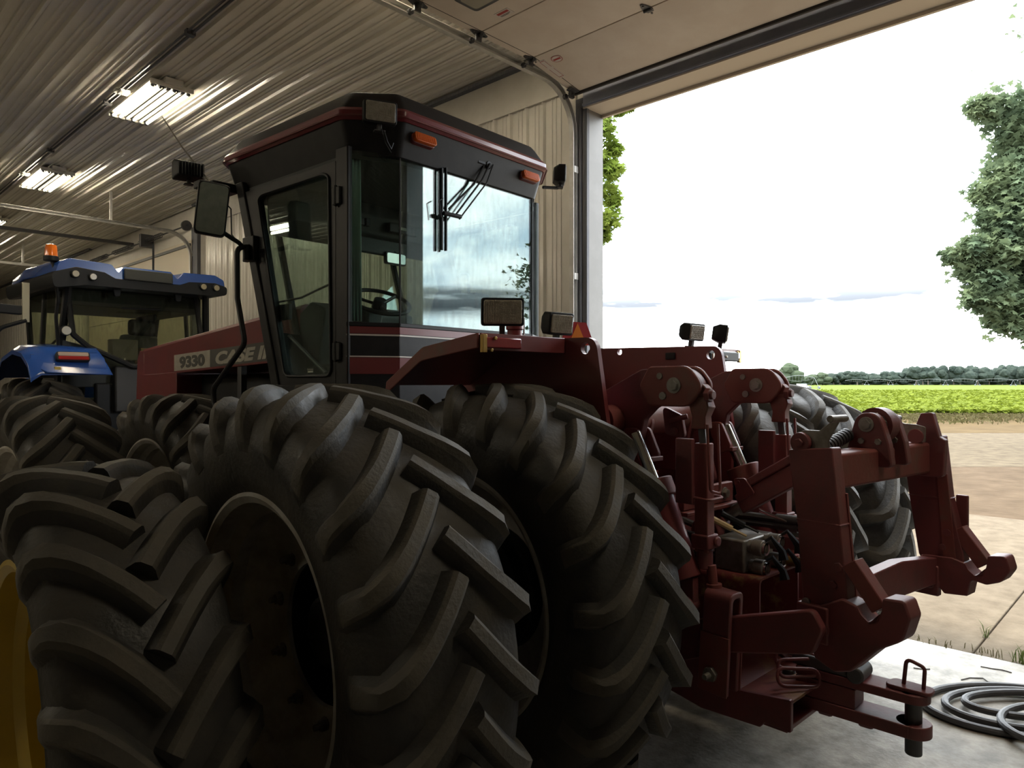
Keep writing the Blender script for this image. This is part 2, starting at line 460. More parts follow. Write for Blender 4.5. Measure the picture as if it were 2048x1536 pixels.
# --- open overhead door, folded flat under the ceiling
DW = link('door_1', None, None, Matrix.Translation((4.2, 2.3, 4.55))); DW['kind'] = 'structure'
DW['label'] = 'open overhead sectional door folded under the ceiling'
edges = [(5.10,4.465),(4.48,4.57),(3.868,4.57),(3.255,4.57),(2.64,4.57),(2.03,4.57),(1.42,4.57)]
DY0, DY1 = 0.48, 4.12
M_DSEAM = mat('door_seam', (0.05,0.045,0.04), 0.7)
for i in range(6):
    (xa, za), (xb, zb) = edges[i], edges[i+1]
    dx, dz = xb-xa, zb-za; ln = math.hypot(dx, dz); ux, uz = dx/ln, dz/ln; nx, nz = -uz, ux
    if nz < 0: nx, nz = -nx, -nz
    g = 0.004
    b = MB()
    def Q(s, h): return (xa+ux*s+nx*h, za+uz*s+nz*h)
    prof = [Q(g,0), Q(ln-g,0), Q(ln-g,0.05), Q(g,0.05)]
    b.prism(prof, 'y', DY0, DY1)
    sec = obj('door_section', b, M_DOOR, DW, bev=0.004)
    # steel end cap along the track side
    b = MB(); b.prism([Q(g,-0.0015), Q(ln-g,-0.0015), Q(ln-g,0.0), Q(g,0.0)], 'y', DY1-0.075, DY1-0.070)
    obj('end_stile_line', b, M_DSEAM, sec)
    # hinges along the seam at the far edge of this section, roller bracket at the track
    if i < 5:
        for j, y in enumerate((DY1-0.035, 2.92, 1.70, 0.52)):
            h = MB()
            h.prism(fillet2([(xb-0.085, y-0.012),(xb-0.02,y-0.035),(xb+0.02,y-0.035),(xb+0.085,y-0.012),(xb+0.085,y+0.012),(xb+0.02,y+0.035),(xb-0.02,y+0.035),(xb-0.085,y+0.012)], 0.008, 2), 'z', zb-0.008, zb-0.001)
            h.cyl((xb, y-0.032, zb-0.014), (xb, y+0.032, zb-0.014), 0.011, n=10)
            h.nut((xb-0.06, y, zb-0.008), (0,0,-1), 0.009, 0.006); h.nut((xb+0.06, y, zb-0.008), (0,0,-1), 0.009, 0.006)
            if j == 0:
                h.bx(xb-0.03, xb+0.03, y, y+0.012, zb-0.06, zb)
                h.cyl((xb, y-0.02, zb-0.03), (xb, y+0.10, zb-0.03), 0.007, n=8)
                h.cyl((xb, y+0.075, zb-0.03), (xb, y+0.10, zb-0.03), 0.023, n=12)
            obj('hinge', h, M_DKST, DW)
h = MB()
for y in (DY1-0.035,):
    h.bx(4.99, 5.09, y-0.04, y+0.03, 4.455, 4.468); h.bx(5.02, 5.07, y, y+0.03, 4.40, 4.46)
    h.cyl((5.04, y-0.02, 4.43), (5.04, y+0.10, 4.43), 0.007, n=8); h.cyl((5.04, y+0.07, 4.43), (5.04, y+0.10, 4.43), 0.023, n=12)
obj('bottom_bracket', h, M_DKST, DW)
# rubber bottom seal
t = MB(); t.bx(5.10, 5.125, DY0, DY1, 4.445, 4.50); obj('bottom_seal', t, M_DSEAM, DW, bev=0.006)
# small window let into a section
for (wx, wy) in ((3.50, 3.53), (3.50, 1.9)):
    t = MB(); ro = rect(wx-0.12, wx+0.12, wy-0.32, wy+0.32, 0.04); 
    t.prism(ro, 'z', 4.555, 4.569); f = obj('window_frame', t, M_DKST, DW, bev=0.003)
    t = MB(); t.prism(rect(wx-0.085, wx+0.085, wy-0.285, wy+0.285, 0.03), 'z', 4.550, 4.556)
    obj('window_pane', t, mat('dull_pane', (0.30,0.28,0.22), 0.2, coat=0.5), f)
# paper stickers near the track edge
M_STK = mat('sticker_white', (0.66,0.60,0.55), 0.6); M_STKR = mat('sticker_red', (0.38,0.05,0.04), 0.6)
t = MB(); t.bx(3.75, 3.83, 3.66, 3.80, 4.5675, 4.5697); s = obj('sticker', t, M_STK, DW)
t = MB(); t.bx(3.762, 3.788, 3.675, 3.785, 4.5665, 4.5676); obj('printed_block', t, M_STKR, s)
t = MB(); t.bx(3.80, 3.806, 3.68, 3.78, 4.5668, 4.5676); t.bx(3.812, 3.817, 3.70, 3.78, 4.5668, 4.5676); obj('printed_line', t, M_DSEAM, s)
zs = lambda x: 4.57+(x-4.48)*(4.465-4.57)/(5.10-4.48)
def slant(x0, x1, y0, y1, h0, h1, mb):
    mb.hexa([(x0,y0,zs(x0)-h0),(x1,y0,zs(x1)-h0),(x1,y1,zs(x1)-h0),(x0,y1,zs(x0)-h0)], [(x0,y0,zs(x0)-h1),(x1,y0,zs(x1)-h1),(x1,y1,zs(x1)-h1),(x0,y1,zs(x0)-h1)])
t = MB(); slant(4.55, 4.84, 4.00, 4.07, 0.0003, 0.0020, t); s = obj('sticker', t, M_STK, DW)
t = MB(); slant(4.57, 4.66, 4.010, 4.013, 0.0019, 0.0030, t); slant(4.57, 4.66, 4.058, 4.061, 0.0019, 0.0030, t); slant(4.69, 4.82, 4.010, 4.013, 0.0019, 0.0030, t); slant(4.69, 4.82, 4.058, 4.061, 0.0019, 0.0030, t); slant(4.56,4.565,4.01,4.06,.0019,.003,t); slant(4.82,4.825,4.01,4.06,.0019,.003,t)
obj('printed_line', t, M_STKR, s)
t = MB()
ring = [(4.60+0.045*math.cos(a*PI/12), 3.90+0.055*math.sin(a*PI/12)) for a in range(24)]
t.add([(x, y, zs(x)-0.002) for x, y in ring], [tuple(range(24))])
s = obj('sticker', t, M_STK, DW)
t = MB(); slant(4.592, 4.612, 3.862, 3.938, 0.0022, 0.0030, t); obj('printed_block', t, M_STKR, s)
t = MB()
for j in range(24):
    a0, a1 = j*PI/12, (j+1)*PI/12
    def rp(a, r): 
        x = 4.60+0.045*r*math.cos(a); return (x, 3.90+0.055*r*math.sin(a), zs(x)-0.0028)
    t.add([rp(a0,0.86), rp(a1,0.86), rp(a1,0.97), rp(a0,0.97)], [(0,1,2,3)])
obj('printed_line', t, M_STKR, s)

# tracks: C-section swept from the floor, round the bend, back under the ceiling
def track(name, y, xin, parent=None, zt=4.55, xv=5.20, side=1, rad=0.42):
    path = [(xv, 0.02), (xv, zt-rad)]
    for a in range(1, 9):
        t_ = a/8*PI/2; path.append((xv-rad+rad*math.cos(t_), zt-rad+rad*math.sin(t_)))
    path.append((xin, zt+0.02))
    secs = []
    prof = [(-0.028,0),(-0.028,0.05),(-0.022,0.05),(-0.022,0.006),(0.022,0.006),(0.022,0.05),(0.028,0.05),(0.028,0.0)]
    for i, (px, pz) in enumerate(path):
        a = path[max(0,i-1)]; b_ = path[min(len(path)-1, i+1)]
        tx, tz = b_[0]-a[0], b_[1]-a[1]; l = math.hypot(tx, tz); tx /= l; tz /= l
        nx, nz = -tz, tx
        secs.append([(px+nx*s, y+side*(0.06-h), pz+nz*s) for s, h in prof])
    b = MB(); b.loft(secs); return obj(name, b, M_GALV, parent)
tr = track('track', 4.17, -1.4, DW)
tr2 = track('track', 0.43, -1.4, DW, side=-1)
for px in (-1.2, 1.0, 2.6):
    t = MB(); t.bx(px-0.02, px+0.02, 4.20, 4.235, 4.56, ZC-0.02); t.bx(px-0.04, px+0.04, 4.19, 4.24, 4.55, 4.58); obj('hanger_strap', t, M_GALV, DW)
for pz in (0.6, 1.7, 2.8, 3.8):
    t = MB(); t.bx(5.18, 5.27, 4.175, 4.22, pz-0.03, pz+0.03); obj('track_bracket', t, M_GALV, DW)
t = MB(); t.cyl((5.225, 4.205, 2.3), (5.225, 4.205, 4.2), 0.009, n=8); t.cyl((5.225,4.205,0.1),(5.225,4.205,2.3),0.009,n=8)
obj('lift_cable', t, M_GALV, DW)
# light strip (angle iron) beside the horizontal track, catching the light
t = MB(); t.bx(-1.4, 4.75, 4.135, 4.150, 4.595, 4.605); obj('track_angle', t, M_CHROME, DW)

# --- far overhead door, closed
D2 = link('door_2', None, None, Matrix.Translation((5.2, 16, 0))); D2['kind'] = 'structure'
D2['label'] = 'closed cream overhead door further along the wall'
for i in range(7):
    t = MB(); t.bx(5.21, 5.26, D2A-0.02, D2B+0.02, i*0.626+0.003, (i+1)*0.626-0.003)
    s = obj('door_section', t, mat('far_door_paint', (0.52,0.46,0.36), 0.5), D2, bev=0.004)
    if i in (3, 6):
        t = MB(); t.bx(5.19, 5.21, D2A, D2B, (i+0.9)*0.626-0.05, (i+0.9)*0.626); obj('stiffener_strut', t, M_DKST, s)
track('track', 12.93+0.05, 0.5, D2, zt=4.48, side=1)
track('track', 19.15, 0.5, D2, zt=4.48, side=-1)
t = MB(); t.cyl((5.12, 12.9, 4.62), (5.12, 19.2, 4.62), 0.014, n=10); obj('spring_shaft', t, M_DKST, D2)
for yy in (14.2, 15.8, 17.4):
    t = MB()
    hel = [(5.12+0.045*math.cos(k*0.9), yy+k*0.0105, 4.62+0.045*math.sin(k*0.9)) for k in range(110)]
    t.tube(hel, 0.007, 5); obj('torsion_spring', t, M_DKST, D2)
for yy in (13.02, 19.1):
    t = MB(); t.cyl((5.12, yy-0.02, 4.62), (5.12, yy+0.03, 4.62), 0.09, n=20); obj('cable_drum', t, M_DKST, D2)
t = MB(); t.bx(5.02, 5.26, 15.0, 15.10, 4.50, 4.75); obj('spring_bracket', t, M_DKST, D2)
t = MB(); t.bx(1.2, 5.2, 15.95, 16.01, 4.66, 4.72); obj('opener_rail', t, M_DKST, D2)
t = MB(); t.bx(1.0, 1.45, 15.8, 16.2, 4.55, 4.85); obj('opener_motor', t, M_DKST, D2, bev=0.02)
for y_, x_ in ((13.05, 2.0), (13.05, 3.9), (19.1, 2.0), (19.1, 3.9)):
    t = MB(); t.bx(x_-0.02, x_+0.02, y_-0.01, y_+0.02, 4.5, ZC-0.02); obj('hanger_strap', t, M_GALV, D2)
t = MB(); t.bx(5.22, 5.30, D2A-0.25, D2A, 0, 4.60); obj('jamb_board', t, M_PLANK, wall)
t = MB(); t.bx(5.22, 5.30, D2B, D2B+0.2, 0, 4.60); obj('jamb_board', t, M_PLANK, wall)
t = MB(); t.bx(5.27, 5.30, D2A, D2B, ZH, 4.98); obj('door_header', t, M_TRIM, wall)

# --- ceiling conduit and fluorescent fixtures
t = MB()
t.cyl((2.64, -8, ZC-0.045), (2.64, 30, ZC-0.045), 0.013, n=8)
t.cyl((2.60, -8, ZC-0.040), (2.60, 30, ZC-0.040), 0.010, n=8)
cd = obj('conduit', t, M_DKST); tag(cd, 'pair of thin dark conduits running along the ceiling past the lights', 'conduit')
for yy in (6.594, 8.9, 11.3, 2.2):
    t = MB(); t.bx(2.585, 2.665, yy-0.03, yy+0.03, ZC-0.07, ZC-0.02); obj('conduit_clamp', t, M_DKST, cd)
def fixture(cx, cy, lit, label):
    r = root('ceiling_light', label, 'ceiling light', Matrix.Translation((cx, cy, ZC-0.02)), 'fluorescent ceiling lights')
    M = Matrix.Translation((cx, cy, 0))
    t = MB(); z0 = ZC-0.075
    W = 0.22
    t.bx(-W, W, -0.66, 0.66, z0+0.002, z0+0.02); t.bx(-0.09, 0.09, -0.74, -0.60, z0+0.0, ZC-0.022); t.bx(-W, W, -0.68, -0.655, z0-0.03, z0+0.02); t.bx(-W, W, 0.655, 0.68, z0-0.03, z0+0.02)
    obj('housing', t, M_WHITE, r, M, bev=0.003)
    t = MB(); t.bx(-W+0.004, W-0.004, -0.65, 0.65, z0-0.001, z0+0.002); obj('tray', t, M_REFL, r, M)
    for i in range(6):
        x = -W+0.037+i*0.0733
        tb = MB(); tb.cyl((x, -0.61, z0-0.028), (x, 0.61, z0-0.028), 0.0145, n=12)
        u = obj('tube', tb, M_TUBE if lit[i] else M_TUBEOFF, r, M)
        for e_ in (-1, 1):
            sk = MB(); sk.bx(x-0.012, x+0.012, e_*0.61, e_*0.645, z0-0.045, z0); sk.cyl((x,e_*0.625,z0-0.028),(x,e_*0.598,z0-0.028),0.0155,n=10)
            obj('tube_socket', sk, M_DKST, r, M)
        if i < 5:
            pk = MB(); xm = x+0.0367; pk.prism([(xm-0.022, z0), (xm+0.022, z0), (xm, z0-0.03)], 'y', -0.6, 0.6)
            obj('reflector', pk, M_REFL, r, M)
    t = MB(); t.bx(-0.34, -0.24, -0.14, -0.02, z0-0.005, z0+0.03); t.bx(-0.36,-0.30,-0.05,0.03,z0+0.02,ZC-0.02); obj('motion_sensor', t, M_WHITE, r, M, bev=0.006)
    return r
LL = ['six-tube fluorescent light nearest on the ceiling, four tubes glowing', 'smaller-looking second fluorescent light along the ceiling, two pairs of tubes glowing', 'third fluorescent light at the left edge beyond the door track']
fixture(2.93, 8.49, (1,1,0,1,0,1), LL[0])
fixture(2.93, 12.86, (1,1,0,0,1,1), LL[1])
fixture(2.93, 17.2, (0,1,1,1,1,0), LL[2])
fixture(2.93, 21.6, (1,1,0,1,1,1), 'most distant fluorescent light down the shop ceiling')
fixture(2.93, 4.1, (1,1,1,1,1,0), 'fluorescent light above the red tractor cab')
fixture(2.93, -0.3, (1,1,1,1,0,1), 'fluorescent light above the photographer, reflected in the cab corner pane')
fixture(-3.6, 6.3, (1,1,0,1,1,1), 'fluorescent light in the second ceiling row level with the red hood')
fixture(-3.6, 9.6, (1,1,0,1,1,1), 'fluorescent light added to the second ceiling row to brighten the red hood side')  # extra unseen fixture, added so the hood's left side gets more light
fixture(-3.6, 12.86, (1,1,0,1,1,1), 'fluorescent light in the second ceiling row level with the blue tractor')
# ================================================================ outdoors
A_ = math.radians(43.9)
FWD = Vector((math.cos(A_), math.sin(A_), 0)); RGT = Vector((math.sin(A_), -math.cos(A_), 0))
def dr(d, r, z=0.0): return FWD*d + RGT*r + Vector((0,0,z))
M_DIRT = mat('lot_dirt', (0.052,0.037,0.0235), 0.95, col2=(0.074,0.053,0.0345), nscale=2.2, lo=0.36, hi=0.66, bump=0.5, bscale=9, detail=12, spec=0.03)
M_GRAV = mat('pale_gravel', (0.06,0.047,0.032), 0.95, col2=(0.092,0.074,0.05), nscale=3.0, lo=0.35, hi=0.65, bump=0.5, bscale=12, detail=12, spec=0.03)
M_DRYG = mat('dry_grass_ground', (0.05,0.034,0.016), 0.95, col2=(0.072,0.05,0.024), nscale=0.8, lo=0.35, hi=0.65, bump=0.6, bscale=8, detail=9, spec=0.03)
M_FIELD = mat('crop_canopy', (0.052,0.070,0.008), 0.9, col2=(0.072,0.092,0.012), nscale=1.3, lo=0.38, hi=0.62, bump=0.8, bscale=3, detail=10, spec=0.03)
# ground: dirt lot, pale gravel drive, dry grass verge
t = MB(); t.bx(5.53, 500, -420, 900, -0.35, -0.03); obj('ground', t, M_DIRT, kind='structure')
def strip(name, d0, d1, r0, r1, z, m):
    b = MB(); b.hexa([dr(d0,r0,z-0.25), dr(d1,r0,z-0.25), dr(d1,r1,z-0.25), dr(d0,r1,z-0.25)], [dr(d0,r0,z), dr(d1,r0,z), dr(d1,r1,z), dr(d0,r1,z)])
    return obj(name, b, m, kind='structure')
strip('gravel_drive', 15.5, 26.0, -4.0, 120, -0.027, M_GRAV)
strip('grass_verge', 25.9, 39.5, -12.0, 200, -0.024, M_DRYG)
b = MB(); b.hexa([dr(39.2,-20,-0.3), dr(900,-300,-0.3), dr(900,1100,-0.3), dr(39.2,260,-0.3)], [dr(39.2,-20,0.02), dr(900,-300,0.02), dr(900,1100,0.02), dr(39.2,260,0.02)])
obj('field_ground', b, M_FIELD, kind='structure')
# apron slabs with open joints
ap = MB(); ap.bx(5.50, 11.35, -12, 14, -0.30, -0.025)
apron = obj('apron', ap, M_DIRT, kind='structure')
js = [-11.9, -6.1, -2.5, 1.07, 4.65, 8.2, 13.9]
for i in range(len(js)-1):
    for (xa, xb) in ((5.545, 11.4),):
        t = MB(); t.bx(xa, xb, js[i]+0.006, js[i+1]-0.006, -0.2, -0.004)
        obj('apron_slab', t, M_APRON, apron, bev=0.006)
# leafy crop rows: real leaves in the part of the field that can be told apart
def leaf_mass(name, n, gen, m, label=None, cat=None, parent=None, shape='quad'):
    vs = []; fs = []
    for i in range(n):
        p, s, nrm, rot = gen(i)
        a = nrm.orthogonal().normalized(); c = nrm.cross(a)
        u = a*math.cos(rot)+c*math.sin(rot); w = nrm.cross(u)
        o = len(vs)
        if shape == 'quad':
            vs += [p-u*s, p+w*s*0.55+nrm*s*0.15, p+u*s, p-w*s*0.55+nrm*s*0.15]; fs += [(o,o+1,o+2,o+3)]
        else:   # five-lobed maple leaf
            L = [(0,-0.9),(0.18,-0.35),(0.75,-0.55),(0.48,-0.05),(0.98,0.30),(0.38,0.32),(0.30,0.62),(0,1.05),(-0.30,0.62),(-0.38,0.32),(-0.98,0.30),(-0.48,-0.05),(-0.75,-0.55),(-0.18,-0.35)]
            vs += [p + u*(x*s) + w*(y*s) - nrm*(0.22*s*(x*x)) for x, y in L]
            fs += [(o+1,o+13,o+11,o+3),(o+1,o+2,o+3),(o+13,o+12,o+11),(o+3,o+11,o+9,o+5),(o+3,o+4,o+5),(o+11,o+10,o+9),(o+5,o+9,o+8,o+6),(o+6,o+8,o+7)]
    me = bpy.data.meshes.new(name); me.from_pydata([tuple(v) for v in vs], [], fs); me.materials.append(m); me.update()
    o = link(name, me, parent); o['kind'] = 'stuff'
    if label: o['label'] = label
    if cat: o['category'] = cat
    return o
def leaf_mat(name, c1, c2, tr=0.35, sc_=0.35):
    m = bpy.data.materials.new(name); m.use_nodes = True; nt = m.node_tree; nt.nodes.clear()
    o = nt.nodes.new('ShaderNodeOutputMaterial'); mx = nt.nodes.new('ShaderNodeMixShader'); mx.inputs[0].default_value = tr
    d = nt.nodes.new('ShaderNodeBsdfPrincipled'); d.inputs['Roughness'].default_value = 0.85; d.inputs['Specular IOR Level'].default_value = 0.12
    t_ = nt.nodes.new('ShaderNodeBsdfTranslucent')
    tc = nt.nodes.new('ShaderNodeTexCoord'); n = nt.nodes.new('ShaderNodeTexNoise'); n.inputs['Scale'].default_value = sc_*6
    r = nt.nodes.new('ShaderNodeValToRGB'); r.color_ramp.elements[0].color = (*c1,1); r.color_ramp.elements[1].color = (*c2,1)
    r.color_ramp.elements[0].position = 0.35; r.color_ramp.elements[1].position = 0.65
    nt.links.new(tc.outputs['Object'], n.inputs['Vector']); nt.links.new(n.outputs['Fac'], r.inputs['Fac'])
    nt.links.new(r.outputs['Color'], d.inputs['Base Color']); nt.links.new(r.outputs['Color'], t_.inputs['Color'])
    nt.links.new(d.outputs[0], mx.inputs[1]); nt.links.new(t_.outputs[0], mx.inputs[2]); nt.links.new(mx.outputs[0], o.inputs['Surface'])
    MATS[name] = m; return m
rng = random.Random(3)
def crop(i):
    d = 39.5 + 110*(rng.random()**1.7); r = d*(-0.05+1.05*rng.random())
    h = 0.04+0.26*rng.random()
    nrm = Vector((rng.uniform(-.7,.7), rng.uniform(-.7,.7), 1)).normalized()
    return dr(d, r, h), (0.16+0.0022*d)*rng.uniform(0.7,1.3), nrm, rng.uniform(0, 6.28)
leaf_mass('crop_plants', 52000, crop, leaf_mat('crop_leaf', (0.0680,0.0880,0.0085), (0.1120,0.1380,0.0150), 0.3, 0.1), 'bright green leafy crop filling the field beyond the lot', 'crop')
def verge(i):
    d = 30+9.6*(rng.random()**0.5); r = d*(0.3+0.6*rng.random())
    nrm = Vector((rng.uniform(-1,1), rng.uniform(-1,1), 0.25)).normalized()
    return dr(d, r, 0.05+0.05*rng.random()), 0.10*rng.uniform(0.6,1.3), nrm, rng.uniform(0, 6.28)
leaf_mass('verge_grass', 5000, verge, leaf_mat('dry_blades', (0.0540,0.0468,0.0162), (0.0675,0.0558,0.0252), 0.2, 0.1), 'short dry yellow grass along the edge of the crop field', 'grass')

# weeds in the slab joints, one tuft each
M_WEED = leaf_mat('weed_green', (0.0290,0.0483,0.0090), (0.0621,0.0724,0.0193), 0.3, 2)
M_STRAW = leaf_mat('weed_straw', (0.0690,0.0552,0.0248), (0.0931,0.0794,0.0414), 0.2, 2)
def tuft(x, y, h, n, m, label, spread=0.06):
    b = MB(); rg = random.Random(int(x*1000+y*77))
    for i in range(n):
        a = rg.uniform(0, 6.28); l = h*rg.uniform(0.5, 1.1); lean = rg.uniform(0.2, 0.9)
        bx_, by_ = x+rg.uniform(-spread, spread)*0.4, y+rg.uniform(-spread, spread)
        ca, sa = math.cos(a), math.sin(a); w = 0.0035
        p = [Vector((bx_, by_, -0.004)), Vector((bx_+ca*l*lean*0.35, by_+sa*l*lean*0.35, l*0.6)), Vector((bx_+ca*l*lean, by_+sa*l*lean, l*0.85))]
        sd_ = Vector((-sa, ca, 0))*w
        b.add([p[0]-sd_, p[0]+sd_, p[1]+sd_*0.8, p[1]-sd_*0.8, p[2]], [(0,1,2,3),(3,2,4)])
    return tag(obj('grass_tuft', b, m, ang=0), label, 'grass')
tuft(5.56, 0.80, 0.13, 34, M_WEED, 'green grass tuft in the joint at the right edge by the threshold')
tuft(5.57, 1.02, 0.06, 22, M_STRAW, 'thin straw-coloured weeds where two slab joints meet', 0.12)
tuft(5.56, 1.30, 0.05, 18, M_STRAW, 'sparse dry weeds along the threshold joint nearest the tractor', 0.14)
tuft(5.95, 1.07, 0.12, 7, M_WEED, 'single wispy green weed in the diagonal slab joint', 0.03)
t = MB(); t.tube([(5.50,1.62,0.008),(5.50,1.55,0.012),(5.53,1.50,0.01)], 0.008, 6); tag(obj('twig', t, M_DSEAM), 'short dark twig lying at the threshold', 'twig')
def stick(pts, label, r=0.0035):
    t = MB(); t.tube([(x, y, 0.004) for x, y in pts], r, 5)
    return tag(obj('dry_stem', t, mat('dry_stem', (0.0483,0.0379,0.0310), 0.9)), label, 'plant debris')
stick([(4.98,1.02),(5.05,0.99),(5.10,0.93),(5.06,0.90),(5.05,0.80),(5.12,0.73)], 'dark crooked dry stem lying on the concrete above the hose')
stick([(5.30,0.98),(5.31,0.92),(5.33,0.87),(5.32,0.82)], 'dark shred of plant debris on the floor just inside the threshold')
stick([(4.98,1.28),(5.00,1.23),(5.03,1.20)], 'small brown clump of debris on the concrete beside the drawbar')

# --- maple trees
M_BARK = mat('bark', (0.10,0.08,0.06), 0.9, bump=0.5, bscale=12)
def tree(name, base, clumps, label, m, nper, leaf, trunk_h, trunk_r, seed):
    rg = random.Random(seed)
    bx_, by_ = base
    r = root(name, label, 'tree', Matrix.Translation((bx_, by_, -0.03)))
    b = MB(); b.tube([(bx_,by_,-0.1),(bx_+0.05,by_,trunk_h*0.5),(bx_-0.03,by_+0.05,trunk_h)], [trunk_r*1.25, trunk_r, trunk_r*0.6], 10)
    obj('trunk', b, M_BARK, r)
    pts = []
    for (c, rad) in clumps:
        c = Vector(c)
        b = MB(); s = Vector((bx_, by_, min(max(c.z-1.2, trunk_h*0.35), trunk_h)))
        mid = s.lerp(c, 0.55)+Vector((0,0,0.25))
        b.tube([s, mid, c], [0.055, 0.035, 0.012], 6); obj('branch', b, M_BARK, r)
    def gen(i):
        c, rad = clumps[i % len(clumps)]
        while True:
            q = Vector((rg.uniform(-1,1), rg.uniform(-1,1), rg.uniform(-1,1)))
            if q.length <= 1: break
        q = q.normalized()*(rg.random()**0.45)*(1.0 if rg.random() < 0.7 else rg.uniform(1.0, 1.6))
        p = Vector(c)+Vector((q.x*rad[0], q.y*rad[0], q.z*rad[1]))
        nrm = Vector((rg.uniform(-.9,.9), rg.uniform(-.9,.9), 0.8)).normalized()
        return p, leaf*rg.uniform(0.7,1.2), nrm, rg.uniform(0,6.28)
    leaf_mass('foliage', nper*len(clumps), gen, m, parent=r, shape='maple')
    return r
def at_px(px, py, d):
    a = (px-1024)/1420; return tuple(dr(d, a*d, 1.8-(py-770)/1420*d))
LM1 = leaf_mat('maple_leaf_dark', (0.0725,0.1044,0.0609), (0.1276,0.1624,0.0841), 0.42, 0.25)
LM2 = leaf_mat('maple_leaf_light', (0.0864,0.1296,0.0173), (0.1656,0.2088,0.0346), 0.45, 0.25)
D_ = 18.0
cl = []
for (px, py, w, h) in ((2000,225,42,34),(1962,218,22,16),(2035,270,36,40),(2030,345,22,20),(1995,360,30,28),(1965,392,22,16),(2030,400,46,50),(2000,425,36,30),(2040,470,44,46),
                       (1915,515,26,15),(1950,500,24,22),(1990,505,38,24),(1955,540,40,26),(2010,555,50,40),(1950,600,20,12),(1975,605,34,24),(2020,620,44,34),(2000,645,26,16),(2060,330,50,60),(2070,500,60,70),(2080,240,60,60),(2075,630,60,50),
                       (2020,300,34,40),(2005,395,40,36),(1985,440,24,22),(2025,450,50,40),(2000,470,34,26),(2030,530,50,40),(1975,570,34,26),(2035,580,50,40),(1995,590,40,30),(2045,655,40,20),(2160,300,90,120),(2160,520,100,110),(2250,150,130,120),(2280,420,130,160),(2200,0,140,120),(2330,250,120,140)):
    k = D_/1420
    dd = D_ + random.uniform(-0.6, 0.6)
    cl.append((at_px(px+4, py, dd), (w*k*1.18, h*k*1.22)))
tree('maple_tree', tuple(dr(18.6, 18.6*0.86))[:2], cl, 'dark green maple tree at the right edge of the doorway', LM1, 430, 0.125, 8.0, 0.28, 5)
cl = []
for (px, py, w, h) in ((1205,265,24,34),(1212,330,30,28),(1230,300,12,14),(1222,345,24,18),(1205,390,28,30),(1228,405,12,16),(1215,445,26,22),(1203,470,16,22),(1205,240,20,16),(1258,218,10,9),(1240,226,14,7),
                       (1170,300,40,60),(1160,420,40,70),(1120,350,60,110),(1080,250,80,100),(1150,200,60,60),(1060,420,70,90)):
    k = 17.0/1420; cl.append((at_px(px, py, 17.0+random.uniform(-0.5,0.5)), (w*k, h*k)))
tree('maple_tree', tuple(dr(17.4, 17.4*0.02))[:2], cl, 'light green maple foliage showing past the white door jamb', LM2, 150, 0.115, 7.0, 0.25, 9)

cl = []
for (ox, oy, z, w, h) in ((0,0,6.6,1.5,1.3),(0.9,0.5,5.6,1.3,1.0),(-0.9,-0.6,5.4,1.2,1.0),(0.4,-0.9,4.4,1.4,1.0),(-0.3,0.9,4.2,1.3,0.9),(0,0,8.0,1.1,1.2),(-0.8,0.5,7.2,0.9,0.8),(0.8,-0.4,7.4,0.9,0.8)):
    cl.append(((20.6+ox,-7.3+oy,z), (w,h)))
tree('maple_tree', (20.6,-7.3), cl, 'young maple beyond the doorway, mirrored in the edge of the rear cab window', LM1, 420, 0.11, 6.0, 0.16, 14)

# --- distant treeline, each tree its own crown and trunk
def crown_mesh(seed, m):
    rg = random.Random(seed); bm = bmesh.new()
    for j in range(9):
        a = rg.uniform(0, 6.28); rr = rg.uniform(0.1, 0.62); z = rg.uniform(-0.35, 0.62); s = rg.uniform(0.32, 0.5)*(1.1-0.35*max(0,z))
        bmesh.ops.create_icosphere(bm, subdivisions=2, radius=s, matrix=Matrix.Translation((rr*math.cos(a)*(1-0.5*max(0,z)), rr*math.sin(a)*(1-0.5*max(0,z)), z)))
    for v in bm.verts:
        v.co += v.co.normalized()*rg.uniform(-0.06, 0.06)
    me = bpy.data.meshes.new('crown'); bm.to_mesh(me); bm.free(); me.materials.append(m)
    return me
M_FAR = mat('far_foliage_hazed', (0.02,0.028,0.024), 0.95, col2=(0.032,0.041,0.033), nscale=2.5, lo=0.35, hi=0.65, bump=1.0, bscale=6, spec=0.03)  # bluish haze of distance is mixed into this leaf colour
M_FAR2 = mat('far_foliage_pale', (0.034,0.045,0.028), 0.95, col2=(0.044,0.055,0.035), nscale=3, bump=1.0, bscale=6, spec=0.03)
crowns = [crown_mesh(s, M_FAR) for s in range(5)]; crowns2 = [crown_mesh(20+s, M_FAR2) for s in range(2)]
tb = MB(); tb.cyl((0,0,-1.0),(0,0,0.1),0.07,0.05,8); trunk_me = tb.mesh('trunk', M_BARK)
def far_tree(px, top, d, wpx, cm, label, group=None):
    H = 1.8+(770-top)/1420*d; W = wpx/1420*d*0.72
    p = dr(d, (px-1024)/1420*d, 0)
    r = root('distant_tree', label, 'tree', Matrix.Translation(p), group)
    c = share('crown', cm, r, Matrix.Translation(p+Vector((0,0,H*0.46))) @ Matrix.Rotation(px*0.7, 4, 'Z') @ Matrix.Diagonal((W, W, H*0.56, 1)))
    share('trunk', trunk_me, r, Matrix.Translation(p+Vector((0,0,H*0.5))) @ Matrix.Diagonal((W*0.8, W*0.8, H*0.5, 1)))
rg = random.Random(11)
GT = 'trees of the distant treeline'
px = 1655.0; k = 0
prof = {1655:750,1700:748,1750:750,1790:745,1830:739,1870:738,1900:735,1950:738,2000:737,2048:734,2130:732}
def top_at(x):
    ks = sorted(prof)
    for a, b_ in zip(ks, ks[1:]):
        if a <= x <= b_: return prof[a]+(prof[b_]-prof[a])*(x-a)/(b_-a)
    return prof[ks[-1]]
